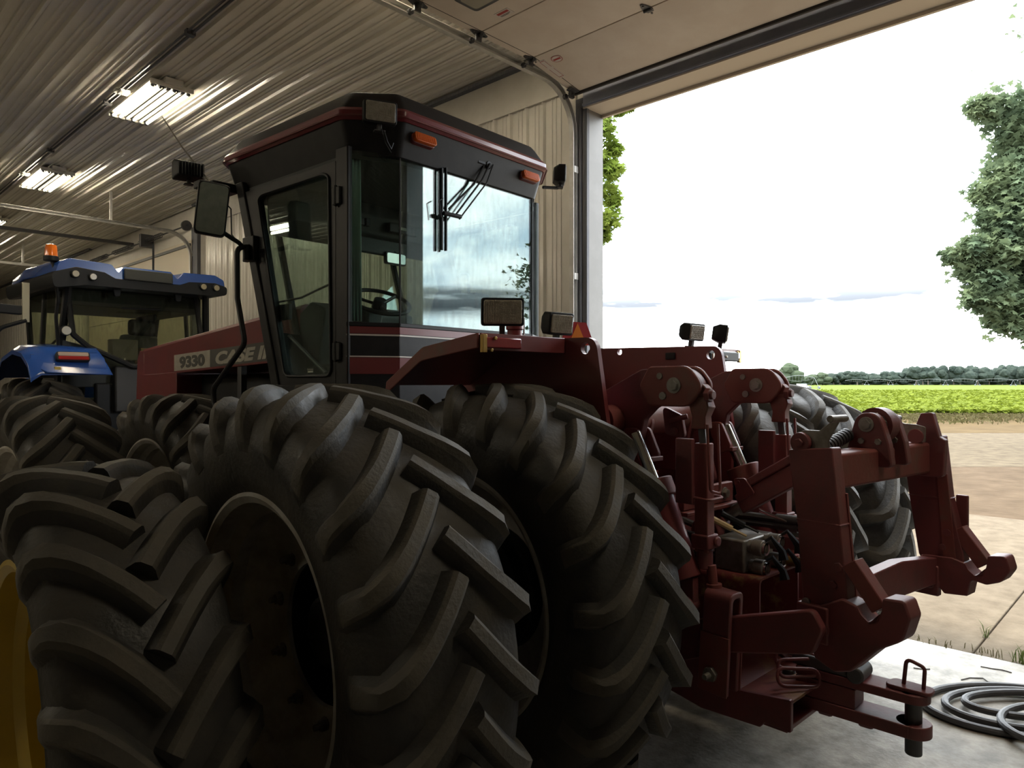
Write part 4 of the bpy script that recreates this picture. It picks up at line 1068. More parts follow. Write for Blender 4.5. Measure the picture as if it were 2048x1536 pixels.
# ---------------- lift links
for s in (-1, 1):
    x = s*0.36
    b = MB(); b.cyl((x-0.024,-0.725,1.755),(x+0.024,-0.725,1.755),0.046,n=24)
    b.loft([[(x-0.026,-0.765,1.745),(x+0.026,-0.765,1.745),(x+0.026,-0.69,1.745),(x-0.026,-0.69,1.745)],[(x-0.030,-0.780,1.70),(x+0.030,-0.780,1.70),(x+0.030,-0.69,1.70),(x-0.030,-0.69,1.70)],[(x-0.026,-0.762,1.66),(x+0.026,-0.762,1.66),(x+0.026,-0.70,1.66),(x-0.026,-0.70,1.66)],[(x-0.028,-0.765,1.61),(x+0.028,-0.765,1.61),(x+0.028,-0.695,1.61),(x-0.028,-0.695,1.61)]])
    y_ = rp('link_yoke', b, M_REDD, 0.005)
    b = MB(); b.nut((x-0.020,-0.765,1.75),(0,-1,0),0.030,0.022); b.cyl((x-0.020,-0.77,1.75),(x-0.020,-0.80,1.75),0.018,n=12); rp('yoke_bolt', b, M_REDH, 0.002, parent=y_)
    b = MB(); b.cyl((x,-0.73,1.62),(x,-0.745,1.48),0.016,n=12); rp('link_screw', b, M_DKST, 0)
    b = MB(); b.loft([[(x-0.030,-0.775,1.10),(x+0.030,-0.775,1.10),(x+0.030,-0.715,1.10),(x-0.030,-0.715,1.10)],[(x-0.026,-0.772,1.55),(x+0.026,-0.772,1.55),(x+0.026,-0.712,1.55),(x-0.026,-0.712,1.55)]]); lb = rp('link_body', b, M_REDD, 0.004)
    b = MB(); b.bx(x-0.072,x-0.050,-0.73,-0.65,1.30,1.57); rp('slot_plate', b, M_REDH, 0.004, parent=lb)
    # bent wire guard and its hoop
    b = MB(); b.tube([(x-0.040,-0.780,1.63),(x-0.040,-0.795,1.36),(x+0.040,-0.795,1.34),(x+0.045,-0.780,1.63)], 0.006, 6, fil=0.02); rp('wire_guard', b, M_REDD, 0, parent=lb)
    b = MB(); b.tube([(x-0.058,-0.80,1.325),(x+0.055,-0.80,1.325),(x+0.055,-0.70,1.33),(x-0.058,-0.70,1.33)], 0.006, 6, closed=True, fil=0.02); rp('hoop', b, M_REDD, 0, parent=lb)
    b = MB(); b.bx(x-0.042,x+0.042,-0.785,-0.705,1.115,1.175); b.cyl((x+0.02,-0.785,1.145),(x+0.02,-0.80,1.145),0.022,n=14); b.cyl((x,-0.745,1.03),(x,-0.745,1.115),0.034,n=16); rp('adjuster_collar', b, M_REDH, 0.006, parent=lb)
    b = MB(); b.cyl((x,-0.775,1.05),(x,-0.785,0.96),0.02,n=14); b.cyl((x,-0.79,0.955),(x,-0.788,0.975),0.032,n=16); rp('stub', b, M_REDD, 0.002, parent=lb)
    # U shackle that carries the lower link
    ub = MB(); W_ = 0.052
    outer = fillet2([(-W_,0.55),(-W_,0.962),(W_,0.962),(W_,0.55)], [0,0.035,0.035,0], 6)
    inner = fillet2([(W_-0.024,0.55),(W_-0.024,0.938),(-W_+0.024,0.938),(-W_+0.024,0.55)], [0,0.02,0.02,0], 6)
    SH = FR @ Matrix.Translation((x-0.005, -0.80, 0)) @ Matrix.Rotation(math.radians(3), 4, 'X')
    ub.prism([(p[0], p[1]) for p in outer+inner], 'y', -0.045, 0.075); u_ = rp('link_shackle', ub, M_REDH, 0.005, SH)
    b = MB(); b.bx(-W_-0.006,-W_+0.001,-0.05,0.08,0.55,0.79); b.bx(W_-0.001,W_+0.006,-0.05,0.08,0.55,0.79); rp('wear_strip', b, M_REDD, 0.003, SH, u_)
    b = MB(); b.nut((-W_-0.006,0.02,0.63),(-1,0,0),0.03,0.02); b.cyl((-W_-0.02,0.02,0.63),(-W_-0.06,0.02,0.63),0.012,n=8); rp('shackle_bolt', b, M_STEEL, 0.001, SH, u_)
    # lower link
    b = MB(); b.prism(fillet2([(-0.15,0.52),(-0.15,0.62),(-0.80,0.84),(-1.20,0.965),(-1.24,0.90),(-1.20,0.80),(-0.86,0.715),(-0.60,0.60)],0.03,4), 'x', x-0.020, x+0.020); rp('lower_link', b, M_REDH, 0.006)
# cross bracket with two bolts, between the cylinders
b = MB(); b.bx(-0.32,0.10,-0.62,-0.59,1.245,1.335); b.bx(-0.34,0.12,-0.65,-0.55,1.225,1.243); cb = rp('cross_bracket', b, M_REDD, 0.004)
for x_ in (-0.22, 0.02):
    b = MB(); b.nut((x_,-0.62,1.288),(0,-1,0),0.021,0.02); b.cyl((x_,-0.62,1.288),(x_,-0.626,1.288),0.028,n=16); rp('bracket_bolt', b, M_STEEL, 0.001, parent=cb)
b = MB(); b.bx(-0.30,-0.04,-0.30,-0.10,1.34,1.37); b.bx(-0.20,-0.14,-0.28,-0.12,1.22,1.34); rp('valve_bracket', b, M_RED, 0.004)
# ---------------- top link
b = MB()
p0, p1 = Vector((0.02,-0.58,1.155)), Vector((0.10,-0.95,1.40)); d_ = p1-p0
b.cyl(p0-d_*0.06, p0+d_*0.10, 0.045, n=18); tl = rp('top_link', b, M_REDH, 0.004)
b = MB(); b.cyl(p0+d_*0.06, p0+d_*0.42, 0.026, n=18); rp('threaded_rod', b, M_STEEL, 0, parent=tl)
b = MB(); b.cyl((-0.035,-0.55,1.10),(0.06,-0.55,1.10),0.075,n=28); b.cyl((-0.05,-0.55,1.10),(0.075,-0.55,1.10),0.028,n=18); rp('top_link_eye', b, M_REDH, 0.006, parent=tl)
for (o_, h_) in ((0.0, 0.045), (0.075, 0.018)):
    b = MB(); q0 = p0+d_*0.36+Vector((0,0.02,o_)); q1 = p0+d_*1.10+Vector((0,0.02,o_))
    hx = Vector((0.035,0,0)); hz = Vector((0,0.5,0.86))*h_
    b.hexa([q0-hx-hz, q0+hx-hz, q0+hx+hz, q0-hx+hz], [q1-hx-hz, q1+hx-hz, q1+hx+hz, q1-hx+hz]); rp('top_link_channel', b, M_REDH, 0.006, parent=tl)
b = MB(); q = p0+d_*0.40; b.prism(fillet2([(q.y+0.03,q.z),(q.y+0.055,q.z+0.11),(q.y-0.0,q.z+0.115),(q.y-0.05,q.z+0.05)],0.015,4),'x',q.x-0.045,q.x-0.033); b.cyl((q.x-0.048,q.y+0.03,q.z+0.095),(q.x-0.03,q.y+0.03,q.z+0.095),0.008,n=8); rp('link_ear', b, M_REDH, 0.002, parent=tl)
# ---------------- remote valve block and couplers
vb = MB(); vb.bx(-0.17,0.10,-0.82,-0.68,0.985,1.125); v_ = rp('coupler_block', vb, M_STEEL, 0.008)
for i, (x_, z_) in enumerate(((-0.12,1.095),(0.03,1.10),(-0.11,1.01),(0.04,1.015))):
    b = MB(); b.cyl((x_,-0.70,z_),(x_,-0.86,z_),0.028,n=18); b.cyl((x_,-0.84,z_),(x_,-0.885,z_),0.035,n=20); c_ = rp('coupler', b, M_STEEL, 0.003, parent=v_)
    b = MB(); b.lathe([(0,0.018),(0,0.027),(0.012,0.027),(0.012,0.018)], (x_,-0.885,z_), (0,-1,0), n=20, closed=True); rp('coupler_ring', b, M_CHROME, 0, parent=v_)
    b = MB(); b.tube([(x_,-0.86,z_+0.01),(x_+0.035,-0.90,z_+0.045),(x_+0.05,-0.94,z_-0.01),(x_+0.045,-0.95,z_-0.045)], [0.006,0.010,0.016,0.022], 8); rp('dust_cap', b, M_BLACK, 0, parent=v_)
    b = MB(); b.cyl((x_,-0.70,z_),(x_,-0.60,z_),0.018,n=12); b.cyl((x_,-0.62,z_),(x_,-0.60,z_),0.026,n=6); b.tube([(x_,-0.60,z_),(x_-0.03,-0.48,z_+0.02),(x_-0.02,-0.30,z_+0.06)], 0.017, 8); rp('hydraulic_hose', b, M_HOSE, 0, parent=v_)
for (x_, m_) in ((-0.11, mat('lever_cream', (0.55,0.42,0.22), 0.5)), (0.0, M_BLACK)):
    b = MB(); b.tube([(x_,-0.80,1.135),(x_-0.03,-0.74,1.165)], 0.006, 6); b.tube([(x_-0.025,-0.745,1.162),(x_-0.075,-0.66,1.21)], [0.013,0.014], 8); rp('coupler_lever', b, m_, 0, parent=v_)
# second hose bundle beyond
for k in range(2):
    b = MB(); b.tube([(0.16,-0.45,1.13+k*0.03),(0.20,-0.65,1.135+k*0.03),(0.22,-0.92,1.135+k*0.03)], 0.018, 8); b.cyl((0.215,-0.78,1.135+k*0.03),(0.22,-0.88,1.135+k*0.03),0.024,n=12); rp('hydraulic_hose', b, M_HOSE, 0)
    b = MB(); b.tube([(0.20,-0.84,1.16),(0.12,-0.74,1.205+k*0.015)], 0.004, 5); rp('lever_rod', b, M_CHROME, 0)
b = MB(); b.prism(fillet2([(-0.55,1.03),(-0.95,1.05),(-0.97,1.09),(-0.9,1.105),(-0.55,1.08)],0.01,3),'x',0.14,0.165); rp('stay_bar', b, M_RED, 0.003)
b = MB(); b.cyl((0.12,-0.85,1.0),(0.12,-0.96,1.005),0.022,n=14); b.cyl((0.12,-0.94,1.005),(0.12,-0.985,1.006),0.03,n=14); rp('brass_fitting', b, M_BRASS, 0.003)
# power take-off shield
M_BOXT = mat('shield_top', (0.16,0.03,0.028), 0.6, col2=(0.34,0.26,0.09), nscale=9, lo=0.55, hi=0.72)
b = MB(); o_ = fillet2([(-0.20,0.70),(-0.20,0.985),(0.17,0.985),(0.17,0.70)],[0,0.03,0.03,0],5); i2 = fillet2([(0.16,0.70),(0.16,0.975),(-0.19,0.975),(-0.19,0.70)],[0,0.025,0.025,0],5)
b.prism(o_+i2,'y',-0.905,-0.55); rp('shaft_shield', b, M_BOXT, 0)
b = MB(); b.cyl((-0.02,-0.35,0.80),(-0.02,-0.78,0.80),0.025,n=18); rp('output_shaft', b, M_DKST, 0)
# ---------------- drawbar support and drawbar
b = MB(); sp = fillet2([(-0.30,0.72),(-0.70,0.72),(-0.745,0.58),(-0.83,0.515),(-1.06,0.545),(-1.06,0.415),(-0.95,0.42),(-0.93,0.395),(-0.66,0.385),(-0.3,0.45)],[0,0.02,0.06,0.08,0.01,0.01,0,0.01,0.02,0],5)
for s in (-1, 1):
    b = MB(); b.prism(sp, 'x', s*0.235-0.012, s*0.235+0.012); rp('support_plate', b, M_REDH, 0.004)
b = MB(); pts = [(-0.45,0.60),(-0.70,0.575),(-0.82,0.505),(-1.055,0.535)]
b.prism(pts+[(y,z-0.014) for y,z in reversed(pts)], 'x', -0.235, 0.28); rp('support_top', b, mat('support_top_worn', (0.18,0.05,0.045), 0.55, col2=(0.26,0.15,0.06), nscale=6, lo=0.5, hi=0.75), 0.003)
b = MB(); b.bx(-0.235,0.28,-1.04,-0.6,0.405,0.425); rp('support_bottom', b, M_REDH, 0.003)
b = MB(); b.bx(0.255,0.28,-1.03,-0.6,0.41,0.52); rp('support_side', b, M_REDH, 0.003)
DB = FR @ Matrix.Translation((0.05, -0.60, 0.475)) @ Matrix.Rotation(math.radians(3), 4, 'Z')
b = MB(); b.bx(-0.065,0.065,-0.80,0.25,-0.055,-0.005); b.cyl((0,-0.80,-0.055),(0,-0.80,-0.005),0.065,n=24); rp('drawbar', b, M_REDH, 0.004, DB)
b = MB(); b.bx(-0.060,0.060,-0.60,-0.36,-0.005,0.075); rp('drawbar_block', b, M_REDH, 0.005, DB)
b = MB(); b.bx(-0.060,0.060,-0.80,-0.36,0.078,0.115); b.cyl((0,-0.80,0.078),(0,-0.80,0.115),0.060,n=24); rp('clevis_plate', b, M_REDH, 0.004, DB)
b = MB(); b.bx(-0.055,-0.030,-0.62,-0.34,0.115,0.165); b.bx(0.030,0.055,-0.62,-0.34,0.115,0.165); b.cyl((-0.065,-0.60,0.135),(0.065,-0.60,0.135),0.035,n=20); rp('latch_cheeks', b, M_DKST, 0.008, DB)
b = MB(); b.cyl((0,-0.80,-0.135),(0,-0.80,0.13),0.031,n=22); hp = rp('hitch_pin', b, M_DKST, 0.006, DB)
b = MB(); b.prism(fillet2([(-0.04,-0.87),(0.04,-0.87),(0.045,-0.72),(-0.045,-0.70)],0.03,5),'z',0.117,0.132); rp('pin_plate', b, M_REDH, 0.003, DB, hp)
b = MB(); b.tube([(0.0,-0.835,0.13),(0.0,-0.84,0.215),(0.0,-0.775,0.235),(0.0,-0.765,0.13)], 0.0075, 8, fil=0.02); rp('pin_handle', b, M_REDH, 0, DB, hp)
for y_ in (-0.63, -0.47):
    b = MB(); b.bx(-0.03,0.02,y_-0.03,y_+0.03,-0.082,-0.05); rp('tongue_lug', b, M_REDH, 0.012, DB)
b = MB(); b.cyl((0.02,-0.30,-0.10),(0.02,-0.30,0.06),0.028,n=18); rp('pivot_pin', b, M_DKST, 0.003, DB)
# loose linkage pins lying on the support: chain links
for k, (x_, y_, z_, a) in enumerate(((-0.03,-0.99,0.595,-40),(0.03,-0.96,0.60,-62),(-0.09,-1.02,0.580,-48))):
    MC = FR @ Matrix.Translation((x_,y_,z_)) @ Matrix.Rotation(math.radians(a),4,'Z') @ Matrix.Rotation(math.radians(68),4,'X')
    b = MB(); b.tube([(-0.085,-0.035,0),(0.085,-0.035,0),(0.085,0.035,0),(-0.085,0.035,0)], 0.007, 8, closed=True, fil=0.035)
    rp('safety_loop', b, M_REDH, 0, MC)
# ================================================================ quick hitch carried on the lower links
FQ = frame(3.28, 0.78, -8.0)
QH = root('quick_hitch', 'red quick coupler frame with two claw hooks, hung behind the red tractor', 'implement hitch', FQ)
def qp(name, mb, m=M_REDH, bev=0.005, parent=None, M=FQ): return obj(name, mb, m, parent or QH, M, bev)
up_l = fillet2([(0.315,1.535),(0.135,1.555),(0.105,1.275),(0.070,0.93),(0.085,0.775),(0.185,0.74),(0.245,0.86),(0.275,1.24)], [0.006]*8, 2)
up_r = fillet2([(0.315,1.535),(0.135,1.555),(0.105,1.275),(0.045,1.02),(0.03,0.84),(0.12,0.83),(0.187,0.906),(0.235,0.99),(0.275,1.24)], [0.006]*9, 2)
def upright(s):
    x = s*0.50
    poly = up_l if s < 0 else up_r
    b = MB(); b.prism(poly, 'x', x-0.035, x+0.035); u = qp('upright', b)
    b = MB(); b.bx(x-0.038, x+0.038, 0.10, 0.28, 1.262, 1.270); qp('weld_seam', b, parent=u)
    # outer doubler plate with claw hook
    xo = x+s*0.0
    hook = fillet2([(0.20,0.745),(0.235,0.92),(0.09,1.0),(0.035,0.985),(0.02,0.955),(-0.005,0.935),(-0.035,0.945),(-0.05,0.985),(-0.055,1.035),(-0.13,1.042),(-0.150,0.985),(-0.125,0.90),(-0.04,0.845),(0.06,0.735),(0.12,0.715)], [0.02,0.02,0.03,0.02,0.02,0.02,0.02,0.02,0.015,0.02,0.03,0.06,0.04,0.03,0.02], 4)
    if s > 0:
        hook = fillet2([(0.235,0.99),(0.09,1.0),(0.035,0.985),(0.02,0.955),(-0.005,0.935),(-0.035,0.945),(-0.05,0.985),(-0.055,1.035),(-0.125,1.046),(-0.142,0.985),(-0.11,0.93),(-0.05,0.905),(0.01,0.915),(0.025,0.838),(0.12,0.828),(0.187,0.906)], [0.02,0.03,0.02,0.02,0.02,0.02,0.02,0.015,0.02,0.03,0.05,0.03,0.02,0.005,0.01,0.01], 4)
    b = MB(); b.prism(hook, 'x', xo-0.048, xo+0.048); qp('claw_hook', b, bev=0.007)
    b = MB(); b.prism([(0.035,0.985),(0.02,0.957),(-0.005,0.937),(-0.035,0.947),(-0.045,0.975),(-0.040,0.950),(-0.005,0.930),(0.025,0.950)], 'x', xo-0.049, xo+0.049); qp('worn_saddle', b, M_REDD, 0)
    # latch prong that slopes down behind the claw
    p0 = Vector((x, 0.075, 1.13)); p1 = Vector((x, -0.035, 0.985)); dn = (p1-p0).normalized(); nn = Vector((0, -dn.z, dn.y))
    b = MB()
    h = Vector((0.032,0,0)); w = nn*0.030
    b.hexa([p0-h-w, p0+h-w, p0+h+w, p0-h+w], [p1-h-w, p1+h-w, p1+h+w, p1-h+w]); qp('latch_prong', b, M_REDD, 0.004)
    for (yy, zz, rr) in ((0.11,1.11,0.018),(0.13,1.04,0.016)):
        b = MB(); b.nut((x-0.034, yy, zz), (-1,0,0), rr, 0.010); qp('frame_bolt', b, M_REDH, 0.001)
    b = MB(); b.cyl((x-0.048,0.175,0.865),(x-0.058,0.175,0.865),0.040,n=24); b.nut((x-0.058,0.175,0.865),(-1,0,0),0.022,0.012); lk = qp('link_pin', b, M_REDH, 0.003)
    b = MB(); b.cyl((x-0.036,0.235,0.95),(x-0.048,0.235,0.95),0.017,n=16); qp('steel_plug', b, M_STEEL, 0.002, parent=lk)
    b = MB(); b.bx(x-0.060, x-0.020, 0.14, 0.265, 0.81, 0.95); qp('pin_box', b, M_REDH, 0.006)
    # inner flange
    b = MB(); b.hexa([(x-s*0.035-0.006,0.065,0.90),(x-s*0.035+0.006,0.065,0.90),(x-s*0.035+0.006,0.12,0.90),(x-s*0.035-0.006,0.12,0.90)],[(x-s*0.035-0.006,0.11,1.38),(x-s*0.035+0.006,0.11,1.38),(x-s*0.035+0.006,0.155,1.38),(x-s*0.035-0.006,0.155,1.38)])
    qp('inner_flange', b, M_REDD, 0.002)
    return u
upright(-1); upright(1)
# right-hand horn plate standing above the crossbar
b = MB(); b.prism(fillet2([(0.26,1.37),(0.255,1.52),(0.24,1.545),(0.195,1.66),(0.145,1.665),(0.115,1.555),(0.09,1.54),(0.10,1.37)],[0.02,0.02,0.02,0.012,0.012,0.01,0.01,0.02],4), 'x', 0.385, 0.425); qp('horn_plate', b)
b = MB(); b.bx(0.530,0.552,0.050,0.100,1.13,1.28); qp('side_tab', b)
# cross bars
b = MB(); b.bx(-0.47,0.47,0.155,0.27,1.385,1.525); qp('top_bar', b, M_REDD, 0.012)
b = MB(); pts = fillet2([(-0.47,1.0),(-0.47,0.885),(0.47,0.865),(0.47,0.985),(0.1,1.025)],[0,0,0,0,0.3],6); b.prism(pts,'y',0.15,0.21); qp('bottom_bar', b)
# centre mast cheeks with pin
ms = fillet2([(0.30,1.45),(0.28,1.56),(0.245,1.675),(0.155,1.675),(0.115,1.55),(0.10,1.45)],[0.02,0.04,0.06,0.06,0.03,0.02],6)
for x_ in (-0.095, 0.055):
    b = MB(); b.prism(ms, 'x', x_-0.022, x_+0.022); m_ = qp('mast_cheek', b, M_REDH, 0.006)
    b = MB(); b.nut((x_-0.022,0.205,1.625),(-1,0,0),0.022,0.014); b.cyl((x_-0.022,0.205,1.625),(x_-0.028,0.205,1.625),0.032,n=18); b.nut((x_-0.022,0.225,1.555),(-1,0,0),0.014,0.01); b.nut((x_-0.022,0.155,1.555),(-1,0,0),0.014,0.01); qp('mast_bolt', b, M_STEEL, 0.001, m_)
b = MB(); b.cyl((-0.09,0.19,1.585),(0.06,0.19,1.585),0.030,n=18); qp('mast_pin', b, M_DKST, 0)
b = MB(); b.lathe([(-0.055,0.055),(-0.055,0.075),(0.015,0.075),(0.015,0.055)],(0,0.20,1.62),(1,0,0),n=28,closed=True); qp('mast_hook', b, M_REDH, 0)
# ribbed boot beside the mast
b = MB(); p0, p1 = Vector((-0.40,0.30,1.50)), Vector((-0.12,0.28,1.58))
for k in range(14):
    a0 = p0.lerp(p1, k/14); a1 = p0.lerp(p1, (k+0.6)/14); b.cyl(a0, a1, 0.030, n=14)
b.cyl(p0,p1,0.024,n=12); qp('bellows', b, M_HOSE, 0)
# release handles on top of each upright
def handle(x, flip):
    f = -1 if flip else 1
    b = MB(); b.prism(fillet2([(0.30,1.53),(0.30,1.60),(0.26,1.615),(0.20,1.615),(0.14,1.665),(0.12,1.66),(0.165,1.58),(0.16,1.53)],0.01,3), 'x', x-0.006, x+0.006); h = qp('release_lever', b, M_STEEL, 0.002)
    b = MB(); b.cyl((x-0.07,0.125,1.665),(x+0.05,0.125,1.665),0.014,n=12); qp('lever_grip', b, M_STEEL, 0.003, h)
    b = MB(); b.cyl((x-0.03,0.27,1.565),(x-0.006,0.27,1.565),0.04,n=20); b.nut((x-0.03,0.27,1.565),(-1,0,0),0.018,0.012); qp('lever_hub', b, M_REDH, 0.003, h)
    b = MB(); b.tube([(x+0.01,0.17,1.55),(x+0.06,0.16,1.50)],0.012,8); qp('lever_stay', b, M_DKST, 0, h)
handle(-0.50, False)
x = 0.33
b = MB(); b.prism(fillet2([(0.15,1.53),(0.15,1.60),(0.19,1.61),(0.24,1.612),(0.285,1.63),(0.30,1.61),(0.25,1.575),(0.235,1.53)],0.01,3), 'x', x-0.006, x+0.006); h = qp('release_lever', b, M_STEEL, 0.002)
b = MB(); b.cyl((x-0.08,0.285,1.635),(x+0.05,0.285,1.635),0.014,n=12); qp('lever_grip', b, M_STEEL, 0.003, h)
b = MB(); b.cyl((x-0.01,0.19,1.555),(x+0.02,0.19,1.555),0.035,n=18); qp('lever_hub', b, M_REDH, 0.003, h)
b = MB(); b.lathe([(0,0.03),(0,0.04),(0.02,0.04),(0.02,0.03)],(0.40,0.22,1.52),(1,0,0),n=20,closed=True); qp('pin_socket', b, M_STEEL, 0)
# ================================================================ red tractor: cab (front half, frame FF)
def cp(name, mb, m, bev=0.004, parent=None, ang=35, M=FF): return obj(name, mb, m, parent or TR, M, bev, ang)
def plan(z, off=0.0):
    y3 = 0.90+(z-1.82)*0.333
    L = [(-0.60-off*0.4,-off),(-0.86-off,0.15-off*0.4),(-0.86-off,y3+off*0.4),(-0.52-off*0.4,y3+0.20+off)]
    return L+[(-x, y) for x, y in reversed(L)]
def p3(i, z, off=0.0): x, y = plan(z, off)[i]; return Vector((x, y, z))
def wallquad(mb, i, j, z0, z1, th=0.03, o0=0.0, u0=0.0, u1=1.0, mi=0):
    """thick panel between plan corners i and j"""
    a0, b0, a1, b1 = p3(i,z0,o0), p3(j,z0,o0), p3(i,z1,o0), p3(j,z1,o0)
    A, B, C, D = a0.lerp(b0,u0), a0.lerp(b0,u1), a1.lerp(b1,u1), a1.lerp(b1,u0)
    n = (B-A).cross(D-A).normalized(); ce = Vector((0,0.6,(z0+z1)/2))
    if n.dot(A-ce) < 0: n = -n
    ins = [q-n*th for q in (A,B,C,D)]
    mb.hexa([A,B,C,D], ins, mi)
def pane_quad(A, B, C, D, th=0.006):
    n = (B-A).cross(D-A).normalized(); m = MB(); m.hexa([A,B,C,D], [q-n*th for q in (A,B,C,D)]); return m
def hole_frame(A, B, C, D, lm, rm, bm_, tm, rad, th, mb):
    """frame panel ABCD (A bottom-start, B bottom-end, C top-end, D top-start) with a rounded opening; returns opening loop"""
    def S(u, v): return A.lerp(B,u).lerp(D.lerp(C,u), v)
    w = (B-A).length; h = (D-A).length
    u0, u1, v0, v1 = lm/w, 1-rm/w, bm_/h, 1-tm/h
    k = 5; inn = []; out = []
    for (cu, cv, su, sv, a0, oc) in ((u0,v0,1,1,PI,(0,0)),(u1,v0,-1,1,1.5*PI,(1,0)),(u1,v1,-1,-1,0,(1,1)),(u0,v1,1,-1,0.5*PI,(0,1))):
        for j in range(k+1):
            a = a0+j/k*PI/2
            inn.append((cu+su*rad/w+math.cos(a)*rad/w, cv+sv*rad/h+math.sin(a)*rad/h)); out.append(oc)
    n = (B-A).cross(D-A).normalized(); N = len(inn)
    I0 = [S(*q) for q in inn]; O0 = [S(*q) for q in out]
    vs = I0+O0+[q-n*th for q in I0]+[q-n*th for q in O0]; fs = []
    for i in range(N):
        j = (i+1) % N
        if (O0[i]-O0[j]).length > 1e-6:
            fs += [(i,j,N+j,N+i),(2*N+i,3*N+i,3*N+j,2*N+j),(N+i,N+j,3*N+j,3*N+i)]
        else:
            fs += [(i,j,N+i),(2*N+i,3*N+i,2*N+j)]
        fs.append((i,2*N+i,2*N+j,j))
    mb.add(vs, fs)
    return [q-n*th*0.5 for q in I0], n
def loop_pane(loop, n, th=0.005):
    m = MB(); m.hexa(loop, [q-n*th for q in loop]); return m
ZB, ZS, ZT = 1.80, 2.125, 3.125
# lower skirt: red / white pinstripe / black / pinstripe / red on rear, corner and front-corner panels
M_PIN = mat('pinstripe_white', (0.62,0.58,0.54), 0.4)
segs = [(0,7),(0,1),(2,3),(7,6),(5,4)]
for (i, j) in segs:
    b = MB(); wallquad(b, i, j, 1.58, ZS, 0.035); cp('cab_panel', b, M_BLKP, 0.002)
    for (z0, z1, m_, nm) in ((2.082,2.122,M_RED,'red_stripe'),(1.852,1.945,M_RED,'red_stripe'),(2.070,2.079,M_PIN,'pinstripe'),(1.948,1.955,M_PIN,'pinstripe')):
        b = MB(); wallquad(b, i, j, z0, z1, 0.003, 0.003); cp(nm, b, m_, 0)
b = MB(); wallquad(b, 0, 7, ZS-0.002, ZS+0.022, 0.02, 0.006); wallquad(b, 0, 1, ZS-0.002, ZS+0.022, 0.02, 0.006); wallquad(b, 7, 6, ZS-0.002, ZS+0.022, 0.02, 0.006); cp('window_sill', b, M_BLACK, 0.003)
# rear panes (frameless, butted at the corner) in smoked glass
def pane(i, j, z0, z1, name, m, u0=0.0, u1=1.0, o=0.001):
    A, B, C, D = p3(i,z0,o).lerp(p3(j,z0,o),u0), p3(i,z0,o).lerp(p3(j,z0,o),u1), p3(i,z1,o).lerp(p3(j,z1,o),u1), p3(i,z1,o).lerp(p3(j,z1,o),u0)
    return obj(name, pane_quad(A,B,C,D), m, TR, FF, 0, 0)
pane(0, 7, ZS+0.02, ZT, 'rear_window', P_REAR, 0.003, 0.997)
pane(1, 0, ZS+0.02, ZT-0.005, 'corner_window', P_CAB, 0.06, 0.985)
pane(7, 6, ZS+0.02, ZT-0.005, 'corner_window', P_CAB, 0.015, 0.94)
pane(3, 4, ZS-0.1, 3.05, 'windscreen', P_CAB, 0.02, 0.98)
pane(2, 3, ZS+0.02, 3.05, 'front_corner_window', P_CAB, 0.1, 0.96)
pane(4, 5, ZS+0.02, 3.05, 'front_corner_window', P_CAB, 0.04, 0.9)
for i in (0, 7):
    b = MB(); a = p3(i, ZS, 0.004); c = p3(i, ZT, 0.004); b.cyl(a, c, 0.006, n=6); cp('pane_joint', b, M_BLACK, 0)
# corner posts
def post(i, z0, z1, w, d, name='cab_post'):
    b = MB(); a = p3(i,z0,-0.01); c = p3(i,z1,-0.01)
    q = [Vector((-w,-d,0)),Vector((w,-d,0)),Vector((w,d,0)),Vector((-w,d,0))]
    b.hexa([a+v for v in q],[c+v for v in q]); return cp(name, b, M_BLKP, 0.008)
post(2, 1.55, 3.15, 0.025, 0.045); post(5, 1.55, 3.15, 0.025, 0.045)
post(3, 1.9, 3.12, 0.02, 0.02); post(4, 1.9, 3.12, 0.02, 0.02)
# doors: left seen, right beyond
for s, nm in ((-1, 'cab_door'), (1, 'cab_door')):
    x = s*0.862
    def D3(y, z): return Vector((x, y, z))
    yf = lambda z: 0.90+(z-1.82)*0.333
    rear = 0.255
    # rear post
    b = MB(); b.bx(min(x,x-s*0.035), max(x,x-s*0.035), 0.14, rear, 1.55, ZT+0.02); cp('cab_post', b, M_BLKP, 0.006)
    z0, z1 = 1.78, 3.075
    A, B, C, D = D3(yf(z0)-0.02,z0), D3(rear,z0), D3(rear,z1), D3(yf(z1)-0.03,z1)
    if s > 0: A, B, C, D = B, A, D, C
    b = MB()
    lm, rm = (0.045, 0.035) if s < 0 else (0.035, 0.045)
    lp, n = hole_frame(A, B, C, D, 0.10 if s < 0 else 0.035, 0.035 if s < 0 else 0.10, 0.065, 0.055, 0.05, 0.035, b)
    dr_ = cp(nm, b, M_BLKP, 0.0)
    obj('door_window', loop_pane(lp, n), P_CAB, dr_, FF, 0, 0)
    b = MB(); b.tube([q+n*0.022 for q in lp], 0.009, 6, closed=True); cp('window_seal', b, M_BLACK, 0, dr_)
    for zz in (2.87, 1.98):
        b = MB(); b.bx(min(x,x+s*0.018),max(x,x+s*0.018),rear-0.06,rear+0.01,zz-0.05,zz+0.05); b.cyl((x+s*0.014,rear-0.02,zz-0.06),(x+s*0.014,rear-0.02,zz+0.06),0.010,n=10); cp('door_hinge', b, M_BLACK, 0.004, dr_)
    b = MB(); b.bx(x-s*0.06,x-s*0.035,0.80,1.0,2.20,2.30); b.tube([(x-s*0.05,0.95,2.32),(x-s*0.06,0.7,2.33),(x-s*0.05,0.30,2.40)],0.008,6); cp('inner_latch', b, M_BLACK, 0.004, dr_)
    b = MB(); b.tube([(x-s*0.05,0.82,2.10),(x-s*0.07,0.45,1.86)],0.011,8); cp('gas_strut', b, M_DKST, 0, dr_)
